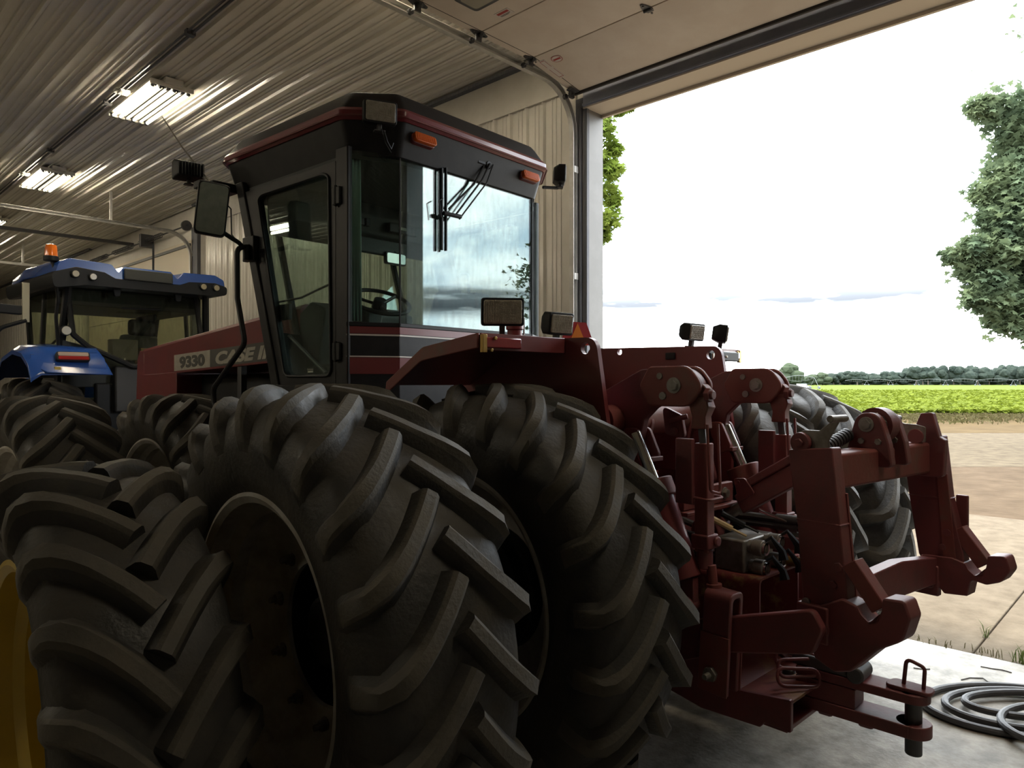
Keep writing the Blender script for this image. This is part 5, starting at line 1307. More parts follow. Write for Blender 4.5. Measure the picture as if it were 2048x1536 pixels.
# step and skirt under the door
b = MB(); b.bx(-0.86,0.86,0.16,0.95,1.50,1.62); cp('cab_floor', b, M_BLACK, 0.01)
b = MB(); b.bx(-0.88,-0.80,0.14,0.92,1.60,1.79); b.bx(0.80,0.88,0.14,0.92,1.60,1.79); cp('door_sill', b, M_BLACK, 0.006)
b = MB(); b.bx(-0.60,0.60,0.10,1.3,1.05,1.52); cp('cab_base', b, M_BLKP, 0.02)
# ---- roof
def ro(z, off, rear=-0.05, front=1.62, hw=0.86):
    P = [(-0.63-off*0.3,rear-off),(-hw-off,rear+0.22-off*0.3),(-hw-off,front-0.16+off*0.3),(-0.70-off*0.2,front+off),(0.70+off*0.2,front+off),(hw+off,front-0.16+off*0.3),(hw+off,rear+0.22-off*0.3),(0.63+off*0.3,rear-off)]
    return [(x, y, z) for x, y in fillet2(P, 0.07, 4)]
b = MB(); b.loft([[(x,y,3.10) for x,y,_ in ro(0,-0.035)], ro(3.30,0.03)]); cp('roof_fascia', b, M_BLKP, 0.004)
b = MB(); b.loft([ro(3.285,0.035), ro(3.30,0.052), ro(3.335,0.052), ro(3.355,0.035)]); cp('roof_band', b, M_MAROON, 0.0)
b = MB(); b.loft([ro(3.352,0.03), ro(3.44,-0.03), ro(3.475,-0.06), ro(3.48,-0.12)]); cp('roof_cap', b, M_BLKP, 0.01)
b = MB(); b.tube([(x,y,z) for x,y,z in ro(3.302,0.056)], 0.006, 6, closed=True); cp('roof_bead', b, M_RED, 0)
for y_ in (0.35, 0.8, 1.2):
    b = MB(); b.bx(-0.7,0.7,y_-0.03,y_+0.03,3.47,3.495); cp('roof_rib', b, M_BLKP, 0.01)
# amber marker lamps on the rear fascia
for x_ in (-0.475, 0.50):
    MA = FF @ Matrix.Translation((x_, -0.062, 3.222)) @ Matrix.Rotation(math.radians(-12), 4, 'X')
    b = MB(); b.prism(rect(-0.088,0.088,-0.030,0.030,0.022,5), 'y', -0.004, 0.03); a_ = cp('marker_lamp', b, M_RED, 0.004, M=MA)
    b = MB(); b.prism(rect(-0.084,0.084,-0.027,0.027,0.020,5), 'y', -0.030, -0.003); cp('amber_lens', b, M_AMBER, 0.004, a_, M=MA)
    b = MB()
    for k in range(17): xx = -0.068+k*0.0085; b.bx(xx-0.0022,xx+0.0022,-0.033,-0.029,-0.022,0.022)
    cp('lens_ribs', b, M_AMBER, 0, a_, M=MA)
# roof work lamps
lamp(FF, (-0.79, -0.065, 3.30), -26, 4, 0.185, 0.125, 0.09, 'roof_lamp', stalk=0.04)
b = MB(); b.tube([(-0.76,-0.06,3.20),(-0.74,-0.06,3.05+0.10),(-0.70,-0.045,3.12),(-0.68,-0.04,3.16)],0.004,5); b.tube([(-0.78,-0.06,3.21),(-0.745,-0.05,3.14),(-0.70,-0.045,3.10)],0.003,5); cp('lamp_wire', b, M_BLACK, 0)
lamp(FF, (1.02, 0.02, 3.36), 42, 2, 0.175, 0.13, 0.085, 'roof_lamp', stalk=0.03)
b = MB(); b.tube([(0.86,0.10,3.255),(0.99,0.06,3.27)],0.012,8); cp('lamp_arm', b, M_BLACK, 0)
lamp(FF, (-1.03, 1.75, 3.26), 168, 2, 0.20, 0.13, 0.10, 'roof_lamp', stalk=0.03, fins=True)
b = MB(); b.bx(-1.02,-0.84,1.40,1.62,3.09,3.15); b.bx(-1.05,-0.86,1.52,1.62,3.12,3.17); cp('lamp_shelf', b, M_BLACK, 0.006)
b = MB(); b.tube([(-0.90,1.45,3.09),(-0.93,1.42,3.02),(-0.89,1.41,2.98),(-0.90,1.38,2.80),(-0.88,1.33,2.74)],0.005,5); cp('lamp_wire', b, M_BLACK, 0)
# whip antenna leaning forward
b = MB(); b.cyl((-0.90,1.49,3.10),(-0.96,1.58,3.19),0.009,n=8); b.tube([(-0.96,1.58,3.19),(-1.0,1.90,3.48),(-1.02,2.18,3.76)],[0.006,0.005,0.004],6); cp('antenna', b, M_CHROME, 0)
# wiper on the rear window
b = MB(); b.cyl((0.10,-0.01,3.215),(0.10,-0.06,3.215),0.028,n=14); b.bx(0.0,0.13,-0.055,-0.03,3.205,3.235); w_ = cp('wiper_motor_cover', b, M_BLACK, 0.006)
b = MB(); b.tube([(0.10,-0.065,3.22),(0.03,-0.06,3.10),(-0.20,-0.045,2.83)],0.006,6); b.tube([(0.13,-0.065,3.22),(0.07,-0.065,3.09),(-0.17,-0.055,2.815)],0.005,6); b.tube([(0.06,-0.05,3.20),(-0.02,-0.04,3.07),(-0.235,-0.03,2.87)],0.007,6); cp('wiper_arm', b, M_BLACK, 0, w_)
b = MB(); b.bx(-0.298,-0.284,-0.035,-0.015,2.61,3.11); b.bx(-0.262,-0.252,-0.035,-0.015,2.61,3.12); b.cyl((-0.30,-0.05,2.83),(-0.16,-0.06,2.83),0.014,n=8); b.tube([(-0.32,-0.05,2.80),(-0.335,-0.05,2.90),(-0.30,-0.05,2.92)],0.005,5); cp('wiper_blade', b, M_BLACK, 0.003, w_)
# mirror on its arm and the long grab rail
MM = FF @ Matrix.Translation((-1.16, 1.13, 2.885)) @ Matrix.Rotation(math.radians(-22), 4, 'Z') @ Matrix.Rotation(math.radians(6), 4, 'Y')
o_ = rect(-0.092,0.092,-0.165,0.165,0.032,5)
b = MB(); b.loft([[(x,-0.012,z) for x,z in o_],[(x,0.03,z) for x,z in o_],[(x*0.8,0.06,z*0.88) for x,z in o_]]); mi_ = cp('mirror_housing', b, M_BLACK, 0.004, M=MM)
b = MB(); b.prism(rect(-0.082,0.082,-0.155,0.155,0.026,5),'y',-0.016,-0.011); cp('mirror_glass', b, mat('mirror', (0.62,0.72,0.72), 0.06, 1.0, col2=(0.50,0.60,0.60), nscale=20), 0, mi_, M=MM)
b = MB(); b.tube([(-1.12,1.12,2.76),(-0.99,1.12,2.70),(-0.90,1.20,2.68)],0.015,8); cp('mirror_arm', b, M_BLACK, 0)
b = MB(); b.bx(-0.90,-0.86,1.10,1.24,2.60,2.76); b.cyl((-0.92,1.15,2.60),(-0.92,1.15,2.70),0.022,n=12); cp('mirror_bracket', b, M_BLACK, 0.006)
b = MB(); b.tube([(-0.90,1.15,2.69),(-0.99,1.14,2.67),(-1.0,1.115,2.34),(-1.0,1.02,2.05),(-1.0,1.44,1.76),(-1.0,1.42,1.64),(-0.98,1.0,1.61),(-0.88,0.95,1.61)],0.017,10,fil=0.06); cp('grab_rail', b, M_BLKP, 0)
# ---- inside the cab
M_TRIMG = mat('cab_trim_grey', (0.05,0.055,0.055), 0.7, bump=0.1, bscale=80)
b = MB(); b.hexa([p3(i,3.08,-0.03) for i in range(8)], [p3(i,3.11,-0.03) for i in range(8)]); cp('headliner', b, M_TRIMG, 0.0)
b = MB(); b.prism(fillet2([(1.25,3.08),(0.90,3.08),(0.84,2.98),(0.90,2.86),(1.22,2.80)],0.03,4),'x',-0.72,0.72); hc = cp('overhead_console', b, M_TRIMG, 0.006)
b = MB(); b.bx(0.0,0.26,0.82,0.86,2.89,2.955); r_ = cp('radio', b, M_BLACK, 0.005, hc)
b = MB(); b.bx(0.08,0.15,0.815,0.825,2.915,2.935); cp('radio_display', b, mat('display', (0.5,0.5,0.42), 0.4), 0.001, hc)
for k in range(5):
    b = MB(); b.bx(-0.40+k*0.05,-0.365+k*0.05,0.83,0.87,2.90,2.955); cp('rocker_switch', b, M_BLACK, 0.004, hc)
b = MB(); b.bx(-0.30,0.20,0.86,0.90,2.72,2.83); cp('sun_visor', b, M_TRIMG, 0.01)
b = MB(); b.prism(rect(-0.02,0.17,2.66,2.75,0.02,4),'y',0.84,0.87); im = cp('inner_mirror', b, M_BLACK, 0.004)
b = MB(); b.prism(rect(-0.01,0.16,2.67,2.74,0.015,4),'y',0.836,0.841); cp('mirror_glass', b, mat('mirror_clean', (0.16,0.17,0.16), 0.12, 1.0), 0, im)
b = MB(); b.tube([(0.08,0.86,2.75),(0.08,0.95,2.85)],0.010,6); cp('mirror_stem', b, M_BLACK, 0, im)
# steering wheel and column
SW = FF @ Matrix.Translation((-0.12, 0.78, 2.37)) @ Matrix.Rotation(math.radians(28), 4, 'X') @ Matrix.Rotation(math.radians(-8), 4, 'Y')
b = MB(); b.tube([(0.21*math.cos(a*PI/18),0.21*math.sin(a*PI/18),0) for a in range(36)],0.015,8,closed=True); sw = cp('steering_wheel', b, M_BLACK, 0, M=SW)
for a in (0.4, 2.5, 4.4):
    b = MB(); b.tube([(0.05*math.cos(a),0.05*math.sin(a),-0.02),(0.205*math.cos(a),0.205*math.sin(a),0)],0.012,6); cp('wheel_spoke', b, M_BLACK, 0, sw, M=SW)
b = MB(); b.cyl((0,0,-0.05),(0,0,0.02),0.055,0.045,n=20); cp('wheel_hub', b, M_BLACK, 0.006, sw, M=SW)
b = MB(); b.loft([[(-0.20,0.82,2.33),(-0.04,0.82,2.33),(-0.04,0.95,2.33),(-0.20,0.95,2.33)],[(-0.18,0.85,2.15),(-0.06,0.85,2.15),(-0.06,0.98,2.15),(-0.18,0.98,2.15)],[(-0.16,0.86,1.62),(-0.08,0.86,1.62),(-0.08,0.98,1.62),(-0.16,0.98,1.62)]]); cp('steering_column', b, M_TRIMG, 0.02)
b = MB(); b.prism(fillet2([(1.20,1.9),(1.20,2.28),(1.05,2.36),(0.88,2.30),(0.98,1.9)],0.04,4),'x',-0.5,0.28); cp('dashboard', b, M_TRIMG, 0.01)
# seat
b = MB(); b.bx(-0.20,0.30,0.22,0.72,1.86,2.0); st = cp('seat_cushion', b, M_TRIMG, 0.05)
b = MB(); b.hexa([(-0.20,0.20,1.98),(0.30,0.20,1.98),(0.30,0.32,1.98),(-0.20,0.32,1.98)],[(-0.15,0.12,2.40),(0.25,0.12,2.40),(0.25,0.20,2.40),(-0.15,0.20,2.40)]); cp('seat_back', b, M_TRIMG, 0.05, st)
b = MB(); b.bx(-0.05,0.15,0.35,0.60,1.62,1.86); cp('seat_base', b, M_BLACK, 0.01, st)
b = MB(); b.bx(0.36,0.62,0.25,0.85,1.62,2.12); cp('side_console', b, M_TRIMG, 0.03)
b = MB(); b.bx(0.44,0.60,0.40,0.52,2.10,2.46); cp('monitor', b, M_BLACK, 0.01)
b = MB(); b.tube([(0.48,0.62,2.1),(0.50,0.62,2.62),(0.62,0.64,2.64),(0.66,0.66,2.2)],0.011,8,fil=0.04); cp('inner_grab_bar', b, M_BLACK, 0)
b = MB(); b.bx(-0.70,-0.45,0.60,0.86,1.62,1.80); b.bx(-0.66,-0.50,0.62,0.80,1.80,1.92); cp('lunch_box', b, M_BLACK, 0.02)
# pale green curtain gathered at the corner post
cu = []
for k in range(9):
    cu.append((-0.835+0.0105*k*0.9, 0.165-0.004*k+(0.012 if k % 2 else -0.008)))
b = MB(); n = len(cu)
b.add([(x,y+0.02,ZS+0.03) for x,y in cu]+[(x-0.004,y+0.02,2.7) for x,y in cu]+[(x-0.008,y+0.02,3.10) for x,y in cu],[(i,i+1,n+i+1,n+i) for i in range(n-1)]+[(n+i,n+i+1,2*n+i+1,2*n+i) for i in range(n-1)])
c_ = cp('curtain', b, mat('curtain_green', (0.36,0.50,0.46), 0.8), 0); so = c_.modifiers.new('solid','SOLIDIFY'); so.thickness = 0.004
# ================================================================ hood and engine bay
def hz(y): return 2.345-(y-1.3)*0.0855          # top line falls to the front
sec = []
for y in (1.18, 2.0, 2.8, 3.5, 3.85):
    zt = hz(y); zb = 1.885+(3.15-y)*0.040
    sec.append([(-0.50,y,zb),(-0.50,y,zt-0.035),(-0.485,y,zt-0.010),(-0.455,y,zt),(0.455,y,zt),(0.485,y,zt-0.010),(0.50,y,zt-0.035),(0.50,y,zb)])
b = MB(); b.loft(sec); cp('hood', b, M_RED, 0.003, ang=25)
nose = fillet2([(3.12,1.25),(3.12,1.89),(3.85,1.86),(3.85,hz(3.85)),(3.90,hz(3.9)-0.012),(3.96,2.02),(3.985,1.60),(3.96,1.25)],[0,0,0,0,0.02,0.05,0.05,0],4)
b = MB(); b.prism([(3.12,1.25),(3.12,1.90),(3.80,1.88),(3.80,2.1),(3.90,2.105),(3.955,2.03),(3.985,1.65),(3.97,1.25)],'x',-0.501,0.501); cp('nose_panel', b, M_RED, 0.006)
b = MB(); b.bx(-0.5025,-0.500,3.13,3.96,1.612,1.617); cp('panel_seam', b, M_DSEAM, 0)
b = MB(); b.bx(-0.42,0.42,3.96,3.99,1.35,1.95); cp('grille', b, M_BLACK, 0.01)
# decals along the hood side (parallel to its lower edge)
def decal_z(y, f): # f 0..1 within band
    lo = 1.905+(3.16-y)*0.038; hi = 2.045+(3.16-y)*0.040; return lo+(hi-lo)*f
M_DGREY = mat('decal_grey', (0.075,0.075,0.07), 0.5); M_DSIL = mat('decal_silver', (0.40,0.38,0.33), 0.5, col2=(0.33,0.31,0.27), nscale=20)
def dq(y0, y1, x=-0.503, f0=0.0, f1=1.0):
    m = MB(); m.hexa([(x,y0,decal_z(y0,f0)),(x,y1,decal_z(y1,f0)),(x,y1,decal_z(y1,f1)),(x,y0,decal_z(y0,f1))],[(x+0.004,y0,decal_z(y0,f0)),(x+0.004,y1,decal_z(y1,f0)),(x+0.004,y1,decal_z(y1,f1)),(x+0.004,y0,decal_z(y0,f1))]); return m
cp('decal', dq(1.30,2.50), M_DGREY, 0); cp('decal', dq(2.50,3.16), M_DSIL, 0)
slope = math.atan2(0.039, 1.0)
def lettering(txt, y_start, size, m, shear, bold, width):
    me = text_mesh(txt, size, shear, bold, 0.001); me.materials.clear(); me.materials.append(m)
    xs = [v.co.x for v in me.vertices]; w = max(xs)-min(xs); ys = [v.co.y for v in me.vertices]; h = max(ys)-min(ys); mnx, mny = min(xs), min(ys)
    hh = 0.104
    for v in me.vertices: v.co.x = (v.co.x-mnx)*width/w; v.co.y = (v.co.y-mny)*hh/h
    # text reads towards the rear (-y) on the left flank: local x -> -Y, y -> Z, z -> -X
    R = Matrix(((0,0,-1,0),(-1,0,0,0),(0,1,0,0),(0,0,0,1)))
    M = FF @ Matrix.Translation((-0.5045, y_start, decal_z(y_start,0.10))) @ Matrix.Rotation(-slope, 4, 'X') @ R
    o = link('lettering', me, TR, M); o['label'] = 'hood lettering'
lettering('9330', 3.05, 0.12, M_DGREY, 0.0, 0.006, 0.46)
lettering('CASE IH', 2.40, 0.12, M_DSIL, 0.25, 0.006, 0.94)
# engine bay
b = MB(); b.bx(-0.30,0.30,1.3,3.1,1.0,1.88); cp('engine_block', b, M_BLACK, 0.04)
b = MB(); b.bx(-0.38,-0.28,1.8,2.9,1.45,1.62); b.cyl((-0.36,2.0,1.3),(-0.36,2.0,1.55),0.05,n=16); b.cyl((-0.37,2.35,1.3),(-0.37,2.35,1.5),0.055,n=16); cp('fuel_filters', b, M_DKST, 0.01)
for k in range(6):
    b = MB(); b.tube([(-0.40,1.5+k*0.25,1.2),(-0.44,1.6+k*0.24,1.55+0.04*(k%3)),(-0.36,1.9+k*0.2,1.68),(-0.32,2.1+k*0.15,1.5)],0.012+0.004*(k%2),6,fil=0.08); cp('engine_hose', b, M_HOSE if k%2 else M_DKST, 0)
b = MB(); b.bx(-0.49,-0.44,2.02,2.08,1.1,1.95); cp('hood_support', b, M_DKST, 0.004)
b = MB(); b.cyl((0.25,1.75,2.25),(0.25,1.75,2.62),0.055,n=18); cp('air_cleaner', b, M_BLACK, 0.005)
b = MB(); b.bx(-0.45,0.45,0.9,3.9,0.75,1.1); cp('front_frame', b, M_BLKP, 0.02)
b = MB(); b.bx(-0.80,-0.52,0.35,1.25,1.0,1.48); cp('fuel_tank', b, M_RED, 0.06)
# crossed bars of the other flank, articulation joint
b = MB(); b.cyl((0,-0.05,0.6),(0,-0.05,1.3),0.12,n=20); cp('articulation_joint', b, M_BLKP, 0.01)
# ================================================================ blue tractor behind
FB = frame(3.15, 9.5, 2.0)
BT = root('blue_tractor', 'blue tractor with black cab and orange beacon parked behind the red one', 'tractor', FB)
def bp(name, mb, m, bev=0.004, parent=None, M=FB, ang=35): return obj(name, mb, m, parent or BT, M, bev, ang)
TY_B = tyre_mesh('tyre', 0.93, 0.60, 0.50, 20, hl=0.055, sweep=0.30)
RIM_B = rim_mesh('wheel_rim', 0.50, 0.30, 0.02, 0.16, mat('rim_offwhite', (0.45,0.44,0.42), 0.4))
for lx in (-1.0, 1.0, -1.95):
    wheel(BT, FB @ Matrix.Translation((lx, 0.20, 0.93)), TY_B, RIM_B, 0.22, 0.02, flip=lx > 0, nuts=False)
TY_BF = tyre_mesh('tyre', 0.70, 0.48, 0.38, 20, hl=0.045, sweep=0.22); RIM_BF = rim_mesh('wheel_rim', 0.38, 0.24, 0.02, 0.14, MATS['rim_offwhite'])
for lx in (-0.95, 0.95): wheel(BT, FB @ Matrix.Translation((lx, 3.05, 0.70)), TY_BF, RIM_BF, 0.19, 0.02, flip=lx > 0, nuts=False)
b = MB(); b.cyl((-1.95,0.2,0.93),(0.98,0.2,0.93),0.12,n=20); b.bx(-0.35,0.35,-0.25,2.6,0.55,1.25); bp('transmission', b, M_BLACK, 0.03)
b = MB(); b.cyl((-0.95,3.05,0.7),(0.95,3.05,0.7),0.10,n=18); b.bx(-0.3,0.3,2.4,3.9,0.6,1.1); bp('front_axle', b, M_BLACK, 0.03)
b = MB(); b.prism(fillet2([(1.55,1.25),(1.55,2.05),(3.6,1.85),(3.95,1.6),(3.95,1.1)],[0,0.05,0.1,0.1,0.05],5),'x',-0.40,0.40); bp('hood', b, M_BLUE, 0.05)
# roof: blue shell with raised centre, black lamp fascia under it
def rs(y, pts): return [(x, y, z) for x, z in pts]
top = fillet2([(-1.02,3.02),(-0.98,3.16),(-0.86,3.215),(-0.42,3.195),(-0.34,3.10),(-0.28,3.185),(0.28,3.185),(0.36,3.10),(0.44,3.195),(0.86,3.205),(0.98,3.15),(1.0,3.04)],[0.03,0.06,0.06,0.04,0.02,0.02,0.02,0.02,0.04,0.06,0.04,0.03],3)
rear_in = [(x*0.97, z) for x, z in top]
b = MB(); b.loft([rs(-0.30,rear_in), rs(-0.20,top), rs(0.9,[(x,z+0.04) for x,z in top]), rs(1.55,[(x*0.97,z-0.02) for x,z in top]), rs(1.75,[(x*0.9,z-0.07) for x,z in top])]); bp('roof', b, M_BLUE, 0.004, ang=40)
low = fillet2([(-1.03,2.86),(-1.05,3.03),(-0.80,3.12),(-0.50,3.09),(-0.38,3.03),(0.38,3.03),(0.50,3.08),(0.84,3.10),(1.01,3.06),(1.0,2.96),(0.86,2.93),(-0.70,2.92)],[0.05,0.06,0.06,0.05,0.03,0.03,0.05,0.05,0.05,0.04,0.03,0.05],3)
b = MB(); b.loft([rs(-0.325,[(x*0.98,z) for x,z in low]), rs(-0.26,low), rs(1.5,low)]); bp('roof_fascia', b, M_BLACK, 0.004)
b = MB(); b.bx(-0.28,0.28,-0.345,-0.315,3.03,3.16); bp('roof_vent', b, M_TRIMG, 0.01)
for (x_, z_) in ((-0.80,3.035),(-0.62,3.02),(0.66,3.035),(0.83,3.035)):
    b = MB(); b.cyl((x_,-0.33,z_),(x_,-0.36,z_),0.045,n=18); l = bp('roof_lamp', b, M_BLACK, 0.004)
    b = MB(); b.cyl((x_,-0.355,z_),(x_,-0.365,z_),0.036,n=18); bp('lens', b, mat('pale_lens',(0.36,0.32,0.22),0.2,coat=0.8), 0.003, l)
# cab body: posts, rear window, side glass
def bar(p, q, r, name, m=M_BLACK, n=8, parent=None):
    b = MB(); b.tube([p, q] if not isinstance(p, list) else p, r, n); return bp(name, b, m, 0, parent)
for s in (-1, 1):
    bar((s*0.80,-0.10,2.95),(s*0.86,0.02,2.05),0.045,'rear_post'); bar((s*0.82,1.45,2.95),(s*0.72,1.6,1.6),0.035,'front_post'); bar((s*0.84,0.62,2.95),(s*0.90,0.60,1.75),0.03,'door_post')
win = [Vector((x,-0.24+0.22*(z-2.0)/0.95,z)) for x, z in ((-0.77,2.36),(-0.62,2.22),(-0.16,2.0),(0.10,2.0),(0.58,2.22),(0.72,2.36),(0.70,2.95),(-0.80,2.95))]
wl = [Vector(q) for q in fillet2([tuple(v) for v in win],0.06,4)]
b = MB(); b.hexa(wl,[q+Vector((0,0.006,0)) for q in wl]); obj('rear_window', b, P_BLUE, BT, FB, 0, 0)
b = MB(); b.tube(wl,0.034,8,closed=True); bp('window_rim', b, M_BLACK, 0)
for s in (-1,1):
    b = MB(); b.hexa([Vector((s*0.90,0.60,1.95)),Vector((s*0.87,0.02,2.15)),Vector((s*0.83,-0.02,2.93)),Vector((s*0.85,0.62,2.93))],[Vector((s*0.896,0.60,1.95)),Vector((s*0.866,0.02,2.15)),Vector((s*0.826,-0.02,2.93)),Vector((s*0.846,0.62,2.93))]); obj('side_window', b, P_BLUE, BT, FB, 0, 0)
    b = MB(); b.hexa([Vector((s*0.74,1.58,1.7)),Vector((s*0.90,0.62,1.7)),Vector((s*0.85,0.64,2.93)),Vector((s*0.83,1.44,2.93))],[Vector((s*0.736,1.58,1.7)),Vector((s*0.896,0.62,1.7)),Vector((s*0.846,0.64,2.93)),Vector((s*0.826,1.44,2.93))]); obj('door_window', b, P_BLUE, BT, FB, 0, 0)
    b = MB(); b.hexa([Vector((s*0.88,0.02,1.80)),Vector((s*0.88,0.62,1.55)),Vector((s*0.90,0.62,1.95)),Vector((s*0.87,0.02,2.15))],[Vector((s*0.84,0.02,1.80)),Vector((s*0.84,0.62,1.55)),Vector((s*0.86,0.62,1.95)),Vector((s*0.83,0.02,2.15))]); bp('cab_side_panel', b, M_BLACK, 0.004)
b = MB(); b.prism([(-0.85,1.75),(0.85,1.75),(0.85,2.30),(0.70,2.25),(0.15,2.0),(-0.15,2.0),(-0.65,2.25),(-0.85,2.30)],'y',-0.06,-0.01); bp('cab_rear_panel', b, M_TRIMG, 0.01)
b = MB(); b.bx(-0.75,0.75,0.0,1.5,1.50,1.60); bp('cab_floor', b, M_BLACK, 0.01)
b = MB(); b.bx(-0.34,0.30,-0.22,-0.06,1.45,2.0); bp('rear_cover', b, mat('grey_cover',(0.05,0.05,0.052),0.5), 0.02)
b = MB(); b.bx(0.02,0.34,-0.235,-0.22,1.80,1.88); bp('yellow_decal', b, M_YEL, 0.002)
for (z_, n_) in ((2.93,'a'),): 
    for x_ in (-0.30, 0.42):
        b = MB(); b.prism(fillet2([(x_-0.05,2.97),(x_+0.05,2.97),(x_+0.03,2.84),(x_-0.03,2.84)],0.02,4),'y',-0.17,-0.12); bp('window_hinge', b, M_BLACK, 0.004)
b = MB(); b.tube([(-0.25,-0.16,2.70),(0.20,-0.16,2.72)],0.012,6); bp('wiper', b, M_BLACK, 0)
b = MB(); b.hexa([Vector((-0.70,1.60,1.75)),Vector((0.70,1.60,1.75)),Vector((0.80,1.46,2.93)),Vector((-0.80,1.46,2.93))],[Vector((-0.70,1.606,1.75)),Vector((0.70,1.606,1.75)),Vector((0.80,1.466,2.93)),Vector((-0.80,1.466,2.93))]); obj('windscreen', b, P_BLUE, BT, FB, 0, 0)
b = MB(); b.bx(-0.80,0.80,0.05,1.4,2.72,2.93); bp('headliner', b, M_BLACK, 0.01)
b = MB(); b.bx(-0.50,0.50,-0.05,1.6,1.15,1.52); bp('cab_base', b, M_BLACK, 0.02)
b = MB(); b.bx(-0.52,0.52,-0.12,-0.04,1.2,1.8); bp('rear_guard', b, M_BLACK, 0.02)
# inside: seat, wheel, armrest, carton
b = MB(); b.bx(-0.22,0.30,0.35,0.85,1.85,2.0); s_ = bp('seat', b, M_TRIMG, 0.05)
b = MB(); b.bx(-0.10,0.36,0.28,0.40,1.98,2.42); bp('seat_back', b, M_TRIMG, 0.05, s_)
b = MB(); b.bx(0.0,0.36,0.28,0.40,2.40,2.62); bp('headrest', b, M_BLACK, 0.05, s_)
MS = FB @ Matrix.Translation((-0.30,1.10,2.22)) @ Matrix.Rotation(math.radians(18),4,'X')
b = MB(); b.tube([(0.24*math.cos(a*PI/14),0.24*math.sin(a*PI/14),0) for a in range(28)],0.018,8,closed=True); sw = bp('steering_wheel', b, M_BLACK, 0, M=MS)
for a in (0.3,2.6,4.6):
    b = MB(); b.tube([(0,0,-0.03),(0.235*math.cos(a),0.235*math.sin(a),0)],0.014,6); bp('wheel_spoke', b, M_BLACK, 0, sw, MS)
b = MB(); b.tube([(-0.30,1.10,2.18),(-0.28,1.25,1.62)],0.06,10); bp('steering_column', b, M_BLACK, 0)
b = MB(); b.bx(0.05,0.42,0.05,0.25,2.02,2.24); bp('carton', b, mat('carton',(0.30,0.23,0.14),0.8), 0.004)
b = MB(); b.bx(-0.28,0.02,0.06,0.22,2.08,2.34); bp('grey_box', b, mat('grey_box',(0.20,0.18,0.16),0.7), 0.01)
b = MB(); b.bx(0.30,0.34,0.30,0.9,2.5,2.7); bp('monitor', b, M_BLACK, 0.01)
b = MB(); b.tube([(-0.55,1.2,2.85),(-0.42,1.1,2.6),(-0.46,1.1,2.5),(-0.66,1.2,2.25)],0.016,6,fil=0.04); bp('inner_grab_bar', b, M_BLACK, 0)
b = MB(); b.tube([(0.62,1.2,2.85),(0.52,1.1,2.6),(0.54,1.1,2.5),(0.70,1.2,2.25)],0.016,6,fil=0.04); bp('inner_grab_bar', b, M_BLACK, 0)
# fenders
def bfender(s):
    P = [(-0.62,1.92),(-0.50,2.08),(-0.25,2.20),(0.10,2.24),(0.55,2.16),(0.85,1.90)]
    secs = []
    for y, z in P:
        x0, x1 = s*0.55, s*1.30
        secs.append([(x0,y,z-0.03),(x0,y,z),(s*0.95,y,z+0.015),(s*1.22,y,z-0.01),(x1,y,z-0.07),(x1,y,z-0.12),(s*1.28,y,z-0.10),(s*1.20,y,z-0.04)])
    b = MB(); b.loft(secs); f = bp('fender', b, M_BLUE, 0.004, ang=50)
    b = MB(); b.hexa([(s*0.50,-0.66,1.88),(s*1.16,-0.66,1.90),(s*1.29,-0.50,2.0),(s*0.52,-0.50,2.02)],[(s*0.55,-0.60,1.95),(s*1.12,-0.60,1.98),(s*1.26,-0.40,2.12),(s*0.60,-0.40,2.16)]); bp('fender_skirt', b, M_BLUE, 0.02, f)
    x0, x1 = (s*0.72, s*1.05)
    MT = FB @ Matrix.Translation(((x0+x1)/2,-0.545,2.085)) @ Matrix.Rotation(math.radians(-22),4,'X')
    b = MB(); b.prism(rect(-0.165,0.165,-0.055,0.055,0.03,4),'y',-0.03,0.03); t = bp('tail_lamp', b, M_BLACK, 0.006, M=MT)
    b = MB(); b.prism(rect(-0.150,0.150,-0.045,-0.002,0.015,4),'y',-0.038,-0.028); bp('red_lens', b, mat('tail_red',(0.30,0.012,0.012),0.2,coat=0.7), 0.004, t, MT)
    b = MB(); b.prism(rect(-0.150,0.150,0.0,0.045,0.015,4),'y',-0.038,-0.028); bp('clear_lens', b, mat('tail_clear',(0.42,0.33,0.28),0.25,coat=0.7), 0.004, t, MT)
    b = MB(); b.bx(s*1.05-0.03,s*1.05+0.03,-0.625,-0.60,1.92,1.975); bp('fender_label', b, M_YEL, 0.003)
bfender(-1); bfender(1)
# beacon on the roof corner
b = MB(); b.cyl((-1.0,-0.20,3.17),(-1.0,-0.20,3.225),0.075,n=22); b.tube([(-1.0,-0.2,3.2),(-0.97,-0.22,3.08),(-0.92,-0.18,2.7)],0.02,8); be = bp('beacon_base', b, M_BLACK, 0.005)
b = MB(); b.lathe([(0.0,0.066),(0.10,0.060),(0.125,0.052),(0.135,0.03),(0.136,0.0)],(-1.0,-0.20,3.225),(0,0,1),n=24); bp('beacon_dome', b, mat('beacon_orange',(0.75,0.16,0.01),0.2,coat=0.8), 0, be)
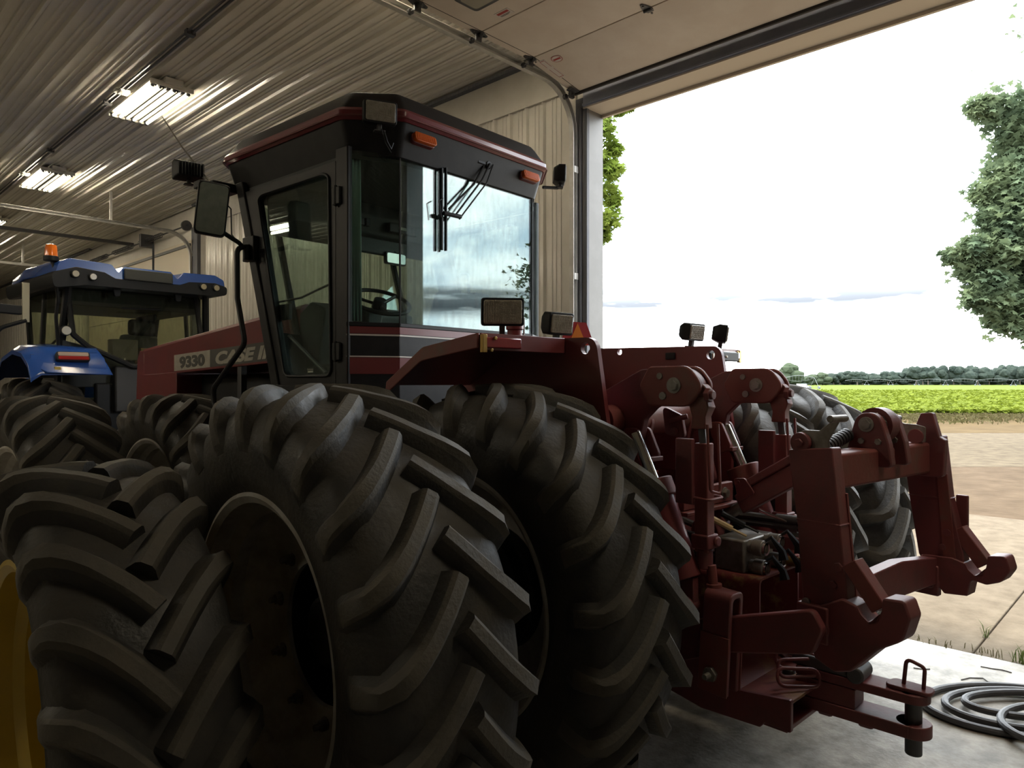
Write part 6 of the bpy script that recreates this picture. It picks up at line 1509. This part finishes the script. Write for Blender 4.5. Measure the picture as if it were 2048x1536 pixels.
# mirror arm, marker board, rails at the left
b = MB(); b.bx(-1.24,-1.17,-0.06,-0.04,2.48,2.92); bp('marker_board', b, mat('marker_pale',(0.50,0.47,0.34),0.5), 0.004)
b = MB(); b.prism(fillet2([(-2.3,2.66),(-2.3,2.72),(-1.22,2.66),(-1.22,2.56),(-1.7,2.58)],0.03,4),'y',-0.05,0.05); bp('mirror_arm', b, M_BLACK, 0.01)
b = MB(); b.prism(rect(-2.3,-1.9,2.66,2.90,0.05,4),'y',0.0,0.08); bp('mirror_housing', b, M_BLACK, 0.01)
b = MB(); b.tube([(-1.20,-0.05,2.50),(-1.45,-0.05,2.40),(-1.62,-0.02,2.0),(-1.62,0.0,1.6)],0.022,8,fil=0.15); bp('grab_rail', b, M_BLACK, 0)
b = MB(); b.cyl((-0.84,-0.13,2.40),(-0.84,-0.17,2.40),0.06,n=18); l = bp('side_lamp', b, M_BLACK, 0.004)
b = MB(); b.cyl((-0.84,-0.165,2.40),(-0.84,-0.18,2.40),0.05,n=18); bp('lens', b, MATS['pale_lens'], 0.004, l)
b = MB(); b.tube([(-0.90,-0.1,2.85),(-0.93,-0.12,2.55),(-0.9,-0.1,2.2)],0.02,8); bp('cable_run', b, M_BLACK, 0)
b = MB(); b.bx(-0.06,0.30,-0.75,-0.60,1.05,1.55); bp('lift_link', b, M_BLACK, 0.02)
b = MB(); b.tube([(0.15,-0.62,1.60),(0.05,-0.70,1.3),(0.12,-0.8,0.9)],0.04,8); bp('lift_arm', b, M_DKST, 0)
b = MB(); b.cyl((0.1,-0.2,3.18),(0.1,-0.2,3.52),0.012,n=6); bp('antenna', b, M_BLACK, 0)
# ================================================================ black air hose coiled on the floor
b = MB()
def loop(cx, cy, rx, ry, rot, z, n=28, a0=0.0, a1=6.28):
    out = []
    for i in range(n+1):
        a = a0+(a1-a0)*i/n; x, y = rx*math.cos(a), ry*math.sin(a)
        out.append((cx+x*math.cos(rot)-y*math.sin(rot), cy+x*math.sin(rot)+y*math.cos(rot), z))
    return out
import math as _m
rot = _m.radians(-50)
pts = loop(4.72,0.66,0.52,0.32,rot,0.021,40,PI*0.2,PI*2.1)
pts += loop(4.74,0.62,0.46,0.25,rot,0.030,36,PI*0.1,PI*2.0)
pts += loop(4.80,0.60,0.40,0.165,rot,0.040,34,0.0,PI*2.0)
pts += loop(4.62,0.34,0.45,0.30,rot,0.050,40,PI*0.1,PI*2.0)
b.tube(pts, 0.020, 10)
tag(obj('air_hose', b, M_HOSE), 'black rubber hose coiled on the concrete at the lower right', 'hose')
